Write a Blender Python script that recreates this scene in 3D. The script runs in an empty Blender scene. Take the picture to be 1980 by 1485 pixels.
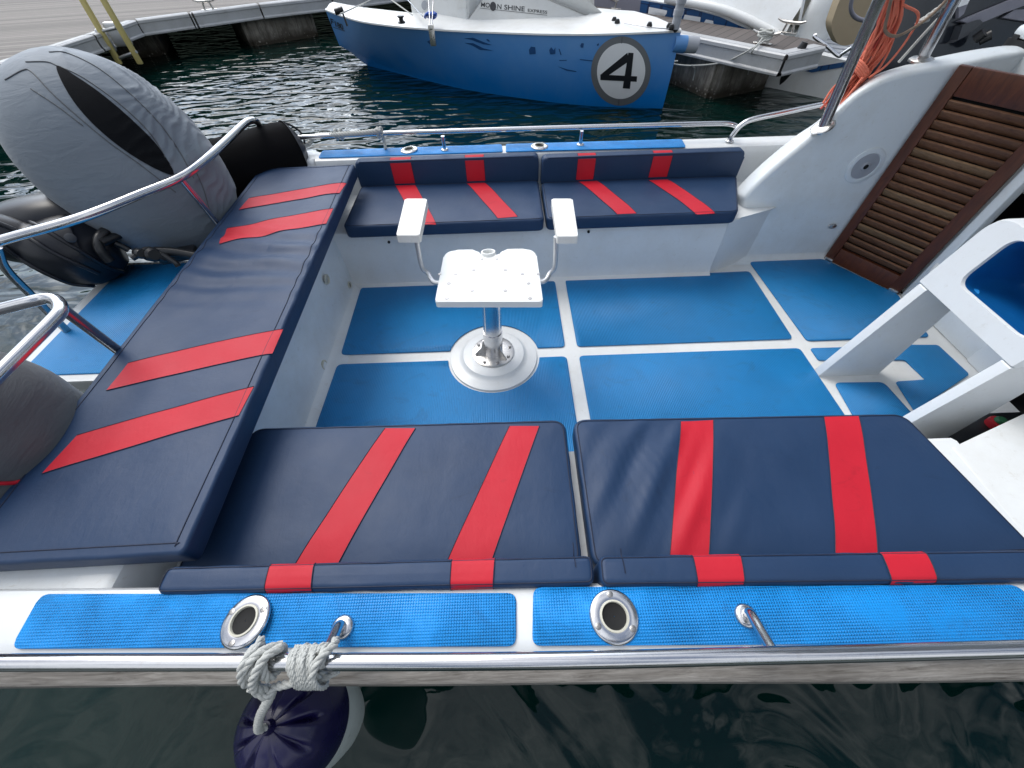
import bpy, bmesh, math, random
import numpy as np
from mathutils import Vector, Matrix, noise
from mathutils.bvhtree import BVHTree
random.seed(7)
sc = bpy.context.scene
col = sc.collection
rad = math.radians

# ------------------------------------------------------------------ camera (solved from the photo's vanishing points)
F, CX, CY, H = 750.0, 990.0, 742.5, 1.5
def _rot():
    y = np.array([955-CX, -(-225-CY), -F]); y /= np.linalg.norm(y)
    z = -np.array([1010-CX, -(1328-CY), -F]); z /= np.linalg.norm(z)
    y = y - z*(y@z); y /= np.linalg.norm(y)
    return np.array([np.cross(y, z), y, z])
RW = _rot(); CAM = np.array([0, 0, H])
def ray(u, v): return RW @ np.array([u-CX, -(v-CY), -F])
def P(u, v, z=0.0):
    d = ray(u, v); return Vector(CAM + (z-H)/d[2]*d)
def PY(u, v, y):
    d = ray(u, v); return Vector(CAM + y/d[1]*d)
def PX(u, v, x):
    d = ray(u, v); return Vector(CAM + x/d[0]*d)
def PN(u, v, a, n):
    d = ray(u, v); n = np.array(n, float); t = ((np.array(a)-CAM)@n)/(d@n); return Vector(CAM + t*d)
def PD(u, v, dist):
    d = ray(u, v); return Vector(CAM + d/np.linalg.norm(d)*dist)

# ------------------------------------------------------------------ materials
class NT:
    def __init__(s, name):
        s.m = bpy.data.materials.new(name); s.m.use_nodes = True
        s.t = s.m.node_tree; s.b = s.t.nodes['Principled BSDF']; s._co = None
    def n(s, typ, **kw):
        nd = s.t.nodes.new(typ)
        for k, v in kw.items():
            if k in nd.inputs: nd.inputs[k].default_value = v
            else: setattr(nd, k, v)
        return nd
    def l(s, a, b): s.t.links.new(a, b)
    def co(s):
        if not s._co: s._co = s.n('ShaderNodeTexCoord').outputs['Object']
        return s._co
    def mapped(s, scale=(1,1,1), rot=(0,0,0)):
        m = s.n('ShaderNodeMapping'); m.inputs['Scale'].default_value = scale; m.inputs['Rotation'].default_value = rot
        s.l(s.co(), m.inputs['Vector']); return m.outputs['Vector']
    def noise(s, scale, detail=4, rough=.55, vec=None, dist=0):
        t = s.n('ShaderNodeTexNoise'); t.inputs['Scale'].default_value = scale; t.inputs['Detail'].default_value = detail
        t.inputs['Roughness'].default_value = rough; t.inputs['Distortion'].default_value = dist
        s.l(vec if vec else s.co(), t.inputs['Vector']); return t.outputs['Fac']
    def ramp(s, fac, stops):
        r = s.n('ShaderNodeValToRGB'); e = r.color_ramp.elements
        while len(e) < len(stops): e.new(.5)
        for i, (p, c) in enumerate(stops):
            e[i].position = p; e[i].color = (c, c, c, 1) if isinstance(c, (int, float)) else (*c, 1)
        s.l(fac, r.inputs[0]); return r.outputs[0]
    def mix(s, fac, a, b, mode='MIX'):
        m = s.n('ShaderNodeMix'); m.data_type = 'RGBA'; m.blend_type = mode
        for i, x in ((0, fac), (6, a), (7, b)):
            if hasattr(x, 'is_output'): s.l(x, m.inputs[i])
            elif i == 0: m.inputs[i].default_value = x
            else: m.inputs[i].default_value = (*x, 1)
        return m.outputs[2]
    def math(s, op, a, b=0.0):
        m = s.n('ShaderNodeMath'); m.operation = op
        for i, x in ((0, a), (1, b)):
            if hasattr(x, 'is_output'): s.l(x, m.inputs[i])
            else: m.inputs[i].default_value = x
        return m.outputs[0]
    def bump(s, h, strength, dist=.01):
        b = s.n('ShaderNodeBump'); b.inputs['Strength'].default_value = strength; b.inputs['Distance'].default_value = dist
        s.l(h, b.inputs['Height'])
        if s.b.inputs['Normal'].links: s.l(s.b.inputs['Normal'].links[0].from_socket, b.inputs['Normal'])
        s.l(b.outputs[0], s.b.inputs['Normal'])
    def set(s, **kw):
        for k, v in kw.items():
            i = s.b.inputs[k.replace('_', ' ')]
            if hasattr(v, 'is_output'): s.l(v, i)
            elif isinstance(v, tuple): i.default_value = (*v, 1)
            else: i.default_value = v
        return s

def gelcoat(name, c=(.80,.81,.80), dirt=.35, rough=.28, dcol=(.42,.38,.30)):
    t = NT(name)
    d1 = t.ramp(t.noise(2.2, 8, .72), [(.44, 0.0), (.72, 1.0)])
    d2 = t.ramp(t.noise(38, 5, .7), [(.60, 0.0), (.70, 1.0)])
    sc_ = t.ramp(t.noise(9, 8, .75, t.mapped((1, 6, 3), (0, 0, .5)), .8), [(.66, 0.0), (.72, 1.0)])
    f = t.math('MULTIPLY', t.math('ADD', t.math('MULTIPLY', d1, .35), t.math('ADD', t.math('MULTIPLY', d2, .25), t.math('MULTIPLY', sc_, .5))), dirt)
    t.set(Base_Color=t.mix(f, c, dcol), Roughness=t.math('ADD', rough, t.math('MULTIPLY', t.noise(6, 4), .18)))
    t.bump(t.noise(14, 3), .05, .01)
    t.set(Coat_Weight=.25, Coat_Roughness=.12)
    return t.m
M = {}
M['gel'] = gelcoat('white_gelcoat', (.71,.73,.735), .7)
M['geldirty'] = gelcoat('worn_white_gelcoat', (.72,.735,.73), .9, .38)
M['gelin'] = gelcoat('inner_gelcoat', (.71,.755,.78), .9, .30)

def steel(name, c=(.72,.72,.72), rough=.10, wear=.25):
    t = NT(name)
    n = t.noise(60, 5, .7); n2 = t.noise(8, 4)
    t.set(Metallic=1.0, Base_Color=t.mix(t.ramp(n, [(.55, 0.0), (.8, wear)]), c, (.30,.25,.20)),
          Roughness=t.math('ADD', rough, t.math('MULTIPLY', n2, .16)))
    t.bump(t.noise(25, 2), .03, .01)
    return t.m
M['steel'] = steel('polished_steel', (.62,.62,.63))
M['steelworn'] = steel('worn_steel', (.62,.60,.57), .20, .8)
M['alu'] = steel('dull_aluminium', (.60,.61,.62), .42, .4)
M['darksteel'] = steel('dark_steel_tube', (.42,.42,.43), .16, .3)

def matblue(name, c, kind):
    t = NT(name)
    x = t.co()
    if kind == 'grid':
        sx = t.n('ShaderNodeSeparateXYZ'); t.l(x, sx.inputs[0])
        a = t.math('SINE', t.math('MULTIPLY', sx.outputs[0], 2*math.pi/.0056))
        b = t.math('SINE', t.math('MULTIPLY', sx.outputs[1], 2*math.pi/.0056))
        h = t.math('MULTIPLY', t.math('MAXIMUM', t.math('ADD', a, b), -.4), t.math('ADD', .25, t.ramp(t.noise(7, 5, .65), [(.35, 0.0), (.65, 1.0)]))); st, ds = 1.0, .0013
    else:
        sx = t.n('ShaderNodeSeparateXYZ'); t.l(x, sx.inputs[0])
        h = t.math('SINE', t.math('MULTIPLY', sx.outputs[0], 2*math.pi/.008)); st, ds = .8, .0009
    big = t.noise(3.5, 5, .6)
    dk = t.mix(t.ramp(big, [(.3, 0.0), (.75, .55)]), c, tuple(v*.62 for v in c))
    sp = t.ramp(t.noise(95, 3, .7), [(.735, 0.0), (.76, 1.0)])
    wear = t.ramp(t.noise(14, 8, .8, t.mapped((1, 1.6, 1), (0, 0, .7)), .6), [(.68, 0.0), (.76, .30)])
    colr = t.mix(t.math('MULTIPLY', sp, .22), dk, (.55,.66,.75))
    colr = t.mix(t.math('MULTIPLY', wear, .5), colr, (.30,.46,.62))
    foot = t.ramp(t.noise(5.5, 6, .7, t.mapped((1, 1.3, 1)), 1.4), [(.56, 0.0), (.70, .42)])
    colr = t.mix(foot, colr, tuple(v*.45+.01 for v in c))
    t.set(Base_Color=colr, Roughness=t.math('ADD', .36, t.math('MULTIPLY', t.noise(5, 3), .25)))
    t.bump(h, st, ds); t.bump(t.noise(6, 3), .1, .01)
    return t.m
M['matgrid'] = matblue('blue_grid_mat', (.0005,.27,.74), 'grid')
M['matrib'] = matblue('blue_ribbed_mat', (.0005,.20,.50), 'rib')
M['matpale'] = matblue('blue_platform_mat', (.004,.235,.58), 'rib')

def vinyl(name, c, rough=.42):
    t = NT(name)
    big = t.noise(3, 5, .6)
    cc = t.mix(t.ramp(big, [(.35, 0.0), (.7, .5)]), c, tuple(min(1, v*1.25+.004) for v in c))
    stain = t.ramp(t.noise(7, 7, .7, t.mapped((1, 1.8, 1)), .9), [(.62, 0.0), (.72, .5)])
    cc = t.mix(stain, cc, tuple(v*.72 for v in c))
    scr = t.ramp(t.noise(18, 8, .8, t.mapped((1, 7, 2), (0, 0, .9)), .5), [(.66, 0.0), (.72, .32)])
    cc = t.mix(scr, cc, tuple(min(1, v*2.2+.05) for v in c))
    t.set(Base_Color=cc, Roughness=t.math('ADD', rough, t.math('MULTIPLY', t.noise(9, 4), .18)))
    t.bump(t.noise(420, 2), .12, .001); t.bump(t.noise(9, 4), .20, .012); t.bump(t.noise(26, 5, .6, t.mapped((1, .45, 1), (0, 0, .6)), .8), .14, .006)
    t.set(Specular_IOR_Level=.36)
    return t.m
M['navy'] = vinyl('navy_vinyl', (.010,.032,.082))
M['navydk'] = vinyl('navy_piping', (.010,.016,.038), .5)
M['red'] = vinyl('red_vinyl', (.45,.006,.020), .50)

def simple(name, c, rough=.5, metallic=0.0, var=.25, scale=12, bump=.1, spec=.5):
    t = NT(name)
    t.set(Base_Color=t.mix(t.math('MULTIPLY', t.noise(scale, 5, .65), var*2), c, tuple(v*.55 for v in c)),
          Roughness=t.math('ADD', rough-.06, t.math('MULTIPLY', t.noise(scale*1.7, 4), .14)), Metallic=metallic)
    t.set(Specular_IOR_Level=spec)
    t.bump(t.noise(scale*3, 4), bump, .005)
    return t.m
M['plastic'] = simple('white_hdpe', (.80,.81,.79), .42, var=.06, scale=20)
M['padwhite'] = gelcoat('scuffed_white_plastic', (.78,.78,.75), 1.0, .5, (.40,.34,.26))
M['black'] = simple('black_plastic', (.012,.013,.015), .32)
M['gloss'] = simple('black_gloss_cowling', (.009,.011,.017), .34, bump=.03, spec=.4)
M['hole'] = simple('hole_shade_black', (.006,.006,.006), .8)  # near-black stand-in for the shade inside holes; bench screws share it
M['void'] = simple('cabin_shade_black', (.010,.011,.012), .8)  # near-black stand-in for unlit space in the cabin and behind the slats
M['screw'] = steel('screw_head', (.35,.34,.33), .3, .7)
M['sleeve'] = simple('cream_sleeve', (.62,.60,.50), .5)
M['rope'] = simple('grey_white_rope', (.56,.57,.54), .85, var=.35, scale=60, bump=.5)
M['orange'] = simple('orange_rope', (.86,.23,.14), .75, var=.25, scale=40, bump=.5)
M['orangedk'] = simple('faded_red_rope', (.70,.13,.10), .8, var=.35, scale=40, bump=.5)
M['tan'] = simple('brown_line', (.30,.22,.16), .85, var=.4, scale=50)
M['fabric'] = simple('black_fender_sock', (.0042,.0042,.005), .95, scale=300, bump=.5, spec=.15)
M['fendnavy'] = simple('navy_fender_vinyl', (.010,.008,.055), .26, var=.3, scale=8, bump=.12)
M['fendwhite'] = gelcoat('scuffed_fender_white', (.55,.60,.58), 1.0, .42, (.12,.13,.13))
M['yellow'] = simple('pale_yellow_paint', (.62,.52,.20), .5, var=.2)
M['grey'] = simple('mid_grey_vinyl', (.155,.165,.175), .5, var=.1)
M['lightgrey'] = simple('light_grey_paint', (.40,.42,.46), .45)
M['decal_white'] = simple('white_vinyl_decal', (.82,.83,.84), .4, var=.04)
M['decal_black'] = simple('black_vinyl_decal', (.012,.013,.018), .4)
M['beige'] = simple('beige_canvas', (.36,.29,.19), .75, var=.18, scale=8, bump=.2)
M['cream'] = simple('cream_vinyl', (.58,.53,.44), .6, var=.15)
M['redcap'] = simple('red_plastic', (.55,.02,.03), .4)
M['greencap'] = simple('green_plastic', (.03,.16,.06), .45)
M['bluetape'] = simple('blue_tape', (.03,.12,.55), .4)
M['tint'] = simple('dark_tinted_panel', (.016,.020,.028), .12, var=.2, scale=2, bump=.05)
M['dkgrey'] = simple('charcoal_panel', (.05,.055,.065), .4)
M['slategrey'] = simple('slate_strut', (.24,.24,.29), .45)

def cover(name, c):
    t = NT(name)
    cc = t.mix(t.ramp(t.noise(4, 5, .6), [(.3, 0.0), (.75, .5)]), c, tuple(v*.78 for v in c))
    t.set(Base_Color=cc, Roughness=.62, Sheen_Weight=.2)
    t.bump(t.noise(600, 2), .15, .001)
    w = t.noise(7, 5, .6, t.mapped((1, 1, 3.2), (.5, .9, .2)), 1.2); t.bump(w, .22, .02)
    return t.m
M['cover'] = cover('grey_canvas_cover', (.165,.198,.235))
M['cover2'] = cover('dark_grey_canvas', (.085,.095,.105))
M['mesh'] = simple('black_vent_mesh', (.005,.006,.008), .8, scale=200, bump=.4, spec=.15)

def wood(name, a, b, rough=.5, axis=(1, 8, 8)):
    t = NT(name)
    g = t.noise(9, 8, .7, t.mapped(axis), .6); bl = t.noise(3, 4)
    cc = t.mix(t.ramp(g, [(.30, 0.0), (.70, 1.0)]), a, b)
    cc = t.mix(t.ramp(bl, [(.4, 0.0), (.7, .45)]), cc, tuple(v*.6 for v in a))
    t.set(Base_Color=cc, Roughness=t.math('ADD', rough, t.math('MULTIPLY', g, .2)))
    t.bump(g, .25, .004)
    return t.m
M['teak'] = wood('varnished_teak', (.060,.017,.007), (.15,.042,.015), .34, (6, 6, 1))
M['teakslat'] = wood('teak_slat', (.105,.042,.019), (.25,.12,.06), .45, (3, 3, 14))
M['teakpale'] = wood('pale_teak_slat', (.16,.085,.04), (.33,.20,.105), .5, (3, 3, 14))
M['rubwood'] = wood('weathered_rub_rail', (.10,.088,.075), (.40,.375,.34), .85, (1.1, 16, 16))

def deckwood(name, rot, a=(.085,.075,.065), b=(.27,.245,.22), pitch=.14):
    t = NT(name)
    v = t.mapped((1,1,1), (0, 0, rot))
    sx = t.n('ShaderNodeSeparateXYZ'); t.l(v, sx.inputs[0])
    yy = t.math('DIVIDE', sx.outputs[1], pitch)
    fr = t.math('FRACT', yy); fl = t.math('FLOOR', yy)
    gap = t.math('MULTIPLY', t.math('GREATER_THAN', fr, .05), t.math('LESS_THAN', fr, .97))
    wn = t.n('ShaderNodeTexWhiteNoise'); wn.noise_dimensions = '1D'; t.l(fl, wn.inputs['W'])
    m2 = t.n('ShaderNodeMapping'); m2.inputs['Scale'].default_value = (1.2, 14, 1); t.l(v, m2.inputs['Vector'])
    g = t.noise(5, 8, .7, m2.outputs[0], .4)
    cc = t.mix(t.math('ADD', t.math('MULTIPLY', wn.outputs[0], .45), t.math('MULTIPLY', g, .6)), a, b)
    cc = t.mix(gap, (.03,.028,.025), cc)
    t.set(Base_Color=cc, Roughness=.8)
    t.bump(t.math('ADD', gap, t.math('MULTIPLY', g, .3)), .6, .006)
    return t.m
M['deckL'] = deckwood('grey_dock_boards', rad(-12))
M['deckR'] = deckwood('brown_dock_boards', rad(-48), (.055,.046,.042), (.135,.115,.105), .13)

def concrete():
    t = NT('stained_concrete')
    n1 = t.noise(3, 8, .7); st = t.noise(5, 6, .7, t.mapped((3, 3, .5)), .5)
    cc = t.mix(t.ramp(n1, [(.3, 0.0), (.7, 1.0)]), (.12,.105,.085), (.34,.32,.28))
    cc = t.mix(t.ramp(st, [(.42, 0.0), (.68, .8)]), cc, (.055,.048,.038))
    sx = t.n('ShaderNodeSeparateXYZ'); t.l(t.co(), sx.inputs[0])
    zz = t.math('ADD', sx.outputs[2], t.math('MULTIPLY', t.noise(6, 4), .12))
    low = t.ramp(zz, [(0.0, 1.0), (.001, 0.0)])
    mr = t.n('ShaderNodeMapRange'); t.l(zz, mr.inputs[0]); mr.inputs[1].default_value = -.50; mr.inputs[2].default_value = -.36; mr.inputs[3].default_value = 1; mr.inputs[4].default_value = 0
    vor = t.n('ShaderNodeTexVoronoi'); vor.inputs['Scale'].default_value = 22; t.l(t.co(), vor.inputs['Vector'])
    barn = t.math('MULTIPLY', t.ramp(vor.outputs['Distance'], [(.12, 1.0), (.36, 0.0)]), t.ramp(t.noise(5, 3), [(.45, 0.0), (.6, 1.0)]))
    alg = t.mix(t.math('MULTIPLY', barn, .8), (.035,.028,.018), (.42,.40,.35))
    cc = t.mix(mr.outputs[0], cc, alg)
    t.set(Base_Color=cc, Roughness=.85); t.bump(t.noise(25, 6), .4, .02)
    return t.m
M['concrete'] = concrete()

def bluehull():
    t = NT('faded_blue_hull')
    sx = t.n('ShaderNodeSeparateXYZ'); t.l(t.co(), sx.inputs[0])
    n = t.noise(1.6, 7, .65, t.mapped((1, 1, .8)))
    zz = t.math('ADD', sx.outputs[2], t.math('MULTIPLY', t.math('SUBTRACT', n, .5), .7))
    mr = t.n('ShaderNodeMapRange'); t.l(zz, mr.inputs[0]); mr.inputs[1].default_value = .10; mr.inputs[2].default_value = .75
    chalk = t.math('MULTIPLY', mr.outputs[0], .62)
    cc = t.mix(chalk, (.002,.185,.58), (.17,.33,.56))
    drip = t.ramp(t.noise(5, 5, .7, t.mapped((3, 3, .35)), .3), [(.55, 0.0), (.8, .45)])
    cc = t.mix(drip, cc, (.07,.27,.55))
    scuff = t.ramp(t.noise(4.2, 7, .8, t.mapped((1, 1, 5), (.15, .12, 0)), .9), [(.70, 0.0), (.73, .6)])
    cc = t.mix(scuff, cc, (.006,.075,.27))
    t.set(Base_Color=cc, Roughness=t.math('ADD', .30, t.math('MULTIPLY', n, .25)))
    t.bump(t.noise(3, 3), .06, .02)
    return t.m
M['bluehull'] = bluehull()
M['scuff'] = simple('dark_blue_scuff', (.008,.075,.24), .5, var=.4, scale=30)
def hexblue():
    t = NT('blue_honeycomb_band')
    v = t.n('ShaderNodeTexVoronoi'); v.feature = 'DISTANCE_TO_EDGE'; v.inputs['Scale'].default_value = 6.5; v.inputs['Randomness'].default_value = .25
    t.l(t.co(), v.inputs['Vector'])
    f = t.ramp(v.outputs['Distance'], [(.02, 0.0), (.05, 1.0)])
    t.set(Base_Color=t.mix(f, (.004,.020,.075), (.012,.075,.21)), Roughness=.35)
    return t.m
M['hexblue'] = hexblue()

def water():
    t = NT('harbour_water')
    v = t.co()
    big = t.noise(.55, 3, .5); 
    n1 = t.noise(2.1, 1, .35, t.mapped((1, 2.4, 1), (0, 0, .22)), .9)
    n2 = t.noise(7.5, 1, .4, t.mapped((1, 2.0, 1), (0, 0, .35)), .6)
    n3 = t.noise(1.5, 2, .5, None, 1.6)
    sx = t.n('ShaderNodeSeparateXYZ'); t.l(v, sx.inputs[0])
    mr = t.n('ShaderNodeMapRange'); t.l(sx.outputs[1], mr.inputs[0]); mr.inputs[1].default_value = 1.5; mr.inputs[2].default_value = 4.5; mr.inputs[3].default_value = .06; mr.inputs[4].default_value = 1.0
    calm = t.math('MULTIPLY', mr.outputs[0], t.math('ADD', .35, t.math('MULTIPLY', big, 1.1)))
    h = t.math('ADD', t.math('MULTIPLY', t.math('ADD', t.math('MULTIPLY', n1, .085), t.math('MULTIPLY', n2, .007)), calm), t.math('MULTIPLY', n3, .035))
    t.set(Base_Color=t.mix(t.noise(.8, 4), (.0005,.0080,.0066), (.0012,.015,.0125)), Roughness=.015, IOR=1.333)
    t.bump(h, 1.0, 1.0)
    return t.m
M['water'] = water()
M['dark_ring'] = simple('dark_ring_green', (.020,.032,.018), .9, scale=.2)

# ------------------------------------------------------------------ mesh helpers
def finish(bm, name, mat, parent=None, smooth=40, mats=None):
    bmesh.ops.remove_doubles(bm, verts=bm.verts, dist=1e-5)
    bmesh.ops.recalc_face_normals(bm, faces=bm.faces)
    ca = math.cos(rad(smooth))
    for f in bm.faces: f.smooth = True
    for e in bm.edges:
        if len(e.link_faces) == 2 and e.link_faces[0].normal.dot(e.link_faces[1].normal) < ca: e.smooth = False
    if parent is not None:
        off = parent_world(parent)
        for v in bm.verts: v.co -= off
    me = bpy.data.meshes.new(name); bm.to_mesh(me); bm.free()
    for m in (mats or [mat]): me.materials.append(m)
    o = bpy.data.objects.new(name, me); col.objects.link(o)
    if parent is not None: o.parent = parent
    return o
def parent_world(o):
    v = Vector((0,0,0))
    while o is not None: v += o.location; o = o.parent
    return v
def thing(name, loc, label, cat, group=None):
    o = bpy.data.objects.new(name, None); col.objects.link(o); o.location = loc; o.empty_display_size = .1
    o['label'] = label; o['category'] = cat
    if group: o['group'] = group
    return o
def tag(o, label, cat, group=None):
    o['label'] = label; o['category'] = cat
    if group: o['group'] = group
    return o
def struct(o): o['kind'] = 'structure'; return o
def B(): return bmesh.new()

def add_box(bm, c, s, rot=None, bevel=0.0, seg=2):
    r = bmesh.ops.create_cube(bm, size=1.0); vs = r['verts']
    for v in vs: v.co = Vector((v.co.x*s[0], v.co.y*s[1], v.co.z*s[2]))
    if bevel:
        es = list({e for v in vs for e in v.link_edges})
        rr = bmesh.ops.bevel(bm, geom=es, offset=bevel, segments=seg, affect='EDGES', profile=.5)
        vs = list({v for f in rr['faces'] for v in f.verts} | {v for v in vs if v.is_valid})
    m = rot if rot is not None else Matrix.Identity(3)
    for v in vs: v.co = m @ v.co + Vector(c)
    return vs
def rot_axes(x, y, z): return Matrix((Vector(x), Vector(y), Vector(z))).transposed()

def smooth_path(pts, n=8, closed=False):
    pts = [Vector(p) for p in pts]; out = []; N = len(pts)
    rng = range(N if closed else N-1)
    for i in rng:
        if closed: p0, p1, p2, p3 = pts[i-1], pts[i], pts[(i+1) % N], pts[(i+2) % N]
        else:
            p1, p2 = pts[i], pts[i+1]
            p0 = pts[i-1] if i > 0 else p1*2-p2; p3 = pts[i+2] if i+2 < N else p2*2-p1
        for k in range(n):
            t = k/n
            out.append(.5*((2*p1)+(p2-p0)*t+(2*p0-5*p1+4*p2-p3)*t*t+(3*p1-p0-3*p2+p3)*t**3))
    if not closed: out.append(pts[-1])
    return out
def frames(pts, closed=False):
    N = len(pts); T = []
    for i in range(N):
        a = pts[i-1] if (i > 0 or closed) else pts[i]; b = pts[(i+1) % N] if (i < N-1 or closed) else pts[i]
        d = (b-a); T.append(d.normalized() if d.length > 1e-9 else Vector((0,0,1)))
    u = T[0].orthogonal().normalized(); U = []
    for i in range(N):
        u = (u - T[i]*u.dot(T[i])); u = u.normalized() if u.length > 1e-9 else T[i].orthogonal().normalized()
        U.append(u.copy())
    return T, U
def add_tube(bm, pts, r, n=12, closed=False, caps=True):
    pts = [Vector(p) for p in pts]; T, U = frames(pts, closed); rings = []
    for i, p in enumerate(pts):
        rr = r[i] if isinstance(r, (list, tuple)) else r
        w = T[i].cross(U[i])
        rings.append([bm.verts.new(p+(U[i]*math.cos(2*math.pi*k/n)+w*math.sin(2*math.pi*k/n))*rr) for k in range(n)])
    M_ = len(rings)
    for i in range(M_ if closed else M_-1):
        a, b = rings[i], rings[(i+1) % M_]
        for k in range(n): bm.faces.new((a[k], a[(k+1) % n], b[(k+1) % n], b[k]))
    if caps and not closed:
        bm.faces.new(rings[0][::-1]); bm.faces.new(rings[-1])
def add_rope(bm, pts, r, lay=.045, n=7, step=.006):
    pts = smooth_path(pts, 14); L = [0.0]
    for i in range(1, len(pts)): L.append(L[-1]+(pts[i]-pts[i-1]).length)
    m = max(4, int(L[-1]/step)); q = []; j = 0
    for k in range(m+1):
        s = L[-1]*k/m
        while j < len(L)-2 and L[j+1] < s: j += 1
        t = (s-L[j])/max(1e-9, L[j+1]-L[j]); q.append(pts[j].lerp(pts[j+1], t))
    T, U = frames(q)
    for c in range(3):
        s_ = []
        for k, p in enumerate(q):
            a = 2*math.pi*(c/3+L[-1]*k/m/lay); w = T[k].cross(U[k])
            s_.append(p+(U[k]*math.cos(a)+w*math.sin(a))*r*.52)
        add_tube(bm, s_, r*.56, n)
def add_lathe(bm, prof, c, rot=None, n=32, cap0=True, cap1=True):
    m = rot if rot is not None else Matrix.Identity(3); c = Vector(c); rings = []
    for r, z in prof:
        rings.append([bm.verts.new(c+m@Vector((r*math.cos(2*math.pi*k/n), r*math.sin(2*math.pi*k/n), z))) for k in range(n)])
    for a, b in zip(rings, rings[1:]):
        for k in range(n): bm.faces.new((a[k], a[(k+1) % n], b[(k+1) % n], b[k]))
    if cap0: bm.faces.new(rings[0][::-1])
    if cap1: bm.faces.new(rings[-1])
def round_poly(pts, rc, n=6):
    out = []; N = len(pts)
    for i in range(N):
        p = Vector(pts[i][:2]); a = (Vector(pts[i-1][:2])-p); b = (Vector(pts[(i+1) % N][:2])-p)
        r = rc[i] if isinstance(rc, (list, tuple)) else rc
        d = min(r, a.length*.49, b.length*.49)
        if d < 1e-5: out.append(p); continue
        s, e = p+a.normalized()*d, p+b.normalized()*d
        for k in range(n+1):
            t = k/n; out.append(s*(1-t)**2+p*2*t*(1-t)+e*t*t)
    return out
def area2(p): return sum(p[i-1][0]*p[i][1]-p[i][0]*p[i-1][1] for i in range(len(p)))/2
def add_prism(bm, poly, z0, z1, bevel=0.0, seg=3, f=None):
    """poly in local (a,b), extruded along local c from z0 to z1; f maps (a,b,c)->world"""
    if area2(poly) < 0: poly = poly[::-1]
    f = f or (lambda a, b, c: Vector((a, b, c)))
    lo = [bm.verts.new(Vector((p[0], p[1], z0))) for p in poly]; hi = [bm.verts.new(Vector((p[0], p[1], z1))) for p in poly]
    n = len(poly); fb = bm.faces.new(lo[::-1]); ft = bm.faces.new(hi)
    sd = [bm.faces.new((lo[i], lo[(i+1) % n], hi[(i+1) % n], hi[i])) for i in range(n)]
    vs = set(lo+hi)
    if bevel:
        es = list(ft.edges)
        r = bmesh.ops.bevel(bm, geom=es, offset=bevel, segments=seg, affect='EDGES', profile=.5)
        vs |= {v for q in r['faces'] for v in q.verts}
    for v in vs:
        if v.is_valid: v.co = f(*v.co)
def add_extr(bm, prof, c0, c1, f, n=1, cap=True):
    """open/closed profile (a,b) swept along c; f(a,b,c)->world"""
    rows = []
    for i in range(n+1):
        c = c0+(c1-c0)*i/n; rows.append([bm.verts.new(f(a, b, c)) for a, b in prof])
    for r0, r1 in zip(rows, rows[1:]):
        for k in range(len(prof)-1): bm.faces.new((r0[k], r0[k+1], r1[k+1], r1[k]))
    if cap:
        bm.faces.new(rows[0][::-1]); bm.faces.new(rows[-1])
def add_grid(bm, rows, closed=False):
    vr = [[bm.verts.new(p) for p in r] for r in rows]
    for a, b in zip(vr, vr[1:]):
        n = len(a)
        for k in range(n if closed else n-1): bm.faces.new((a[k], a[(k+1) % n], b[(k+1) % n], b[k]))
    return vr
def bvh_of(o):
    off = parent_world(o); me = o.data
    return BVHTree.FromPolygons([v.co+off for v in me.vertices], [tuple(p.vertices) for p in me.polygons])
def hit(tree, u, v, lift=.003):
    d = Vector(ray(u, v)).normalized()
    loc, nor, idx, dist = tree.ray_cast(Vector(CAM), d)
    if loc is None: return None
    if nor.dot(d) > 0: nor = -nor
    return loc+nor*lift
def add_decal(bm, tree, poly, lift=.004, step=9.0):
    """a thin sheet following the surface: pixel polygon triangulated finely and laid on the surface"""
    t = B(); vs = [t.verts.new((p[0], p[1], 0)) for p in poly]; t.faces.new(vs)
    bmesh.ops.triangulate(t, faces=t.faces)
    for _ in range(7):
        es = [e for e in t.edges if e.calc_length() > step]
        if not es: break
        bmesh.ops.subdivide_edges(t, edges=es, cuts=1); bmesh.ops.triangulate(t, faces=t.faces)
    mp = {}
    for v in t.verts:
        h = hit(tree, v.co.x, v.co.y, lift)
        if h is not None: mp[v] = bm.verts.new(h)
    for f in t.faces:
        if all(v in mp for v in f.verts): bm.faces.new([mp[v] for v in f.verts])
    t.free()
def ellipse(cx, cy, a, b, ang=0, n=48):
    c, s = math.cos(ang), math.sin(ang)
    return [(cx+a*math.cos(t)*c-b*math.sin(t)*s, cy+a*math.cos(t)*s+b*math.sin(t)*c) for t in (2*math.pi*k/n for k in range(n))]
def text_polys(body, size=1.0, bold=0.0, shear=0.0):
    cu = bpy.data.curves.new('lettering_source', 'FONT'); cu.body = body; cu.size = size; cu.offset = bold; cu.shear = shear; cu.resolution_u = 4
    o = bpy.data.objects.new('lettering_source', cu); col.objects.link(o)
    dg = bpy.context.evaluated_depsgraph_get(); me = bpy.data.meshes.new_from_object(o.evaluated_get(dg))
    vs = [v.co.copy() for v in me.vertices]; fs = [tuple(p.vertices) for p in me.polygons]
    bpy.data.objects.remove(o); bpy.data.curves.remove(cu); bpy.data.meshes.remove(me)
    return vs, fs
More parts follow.
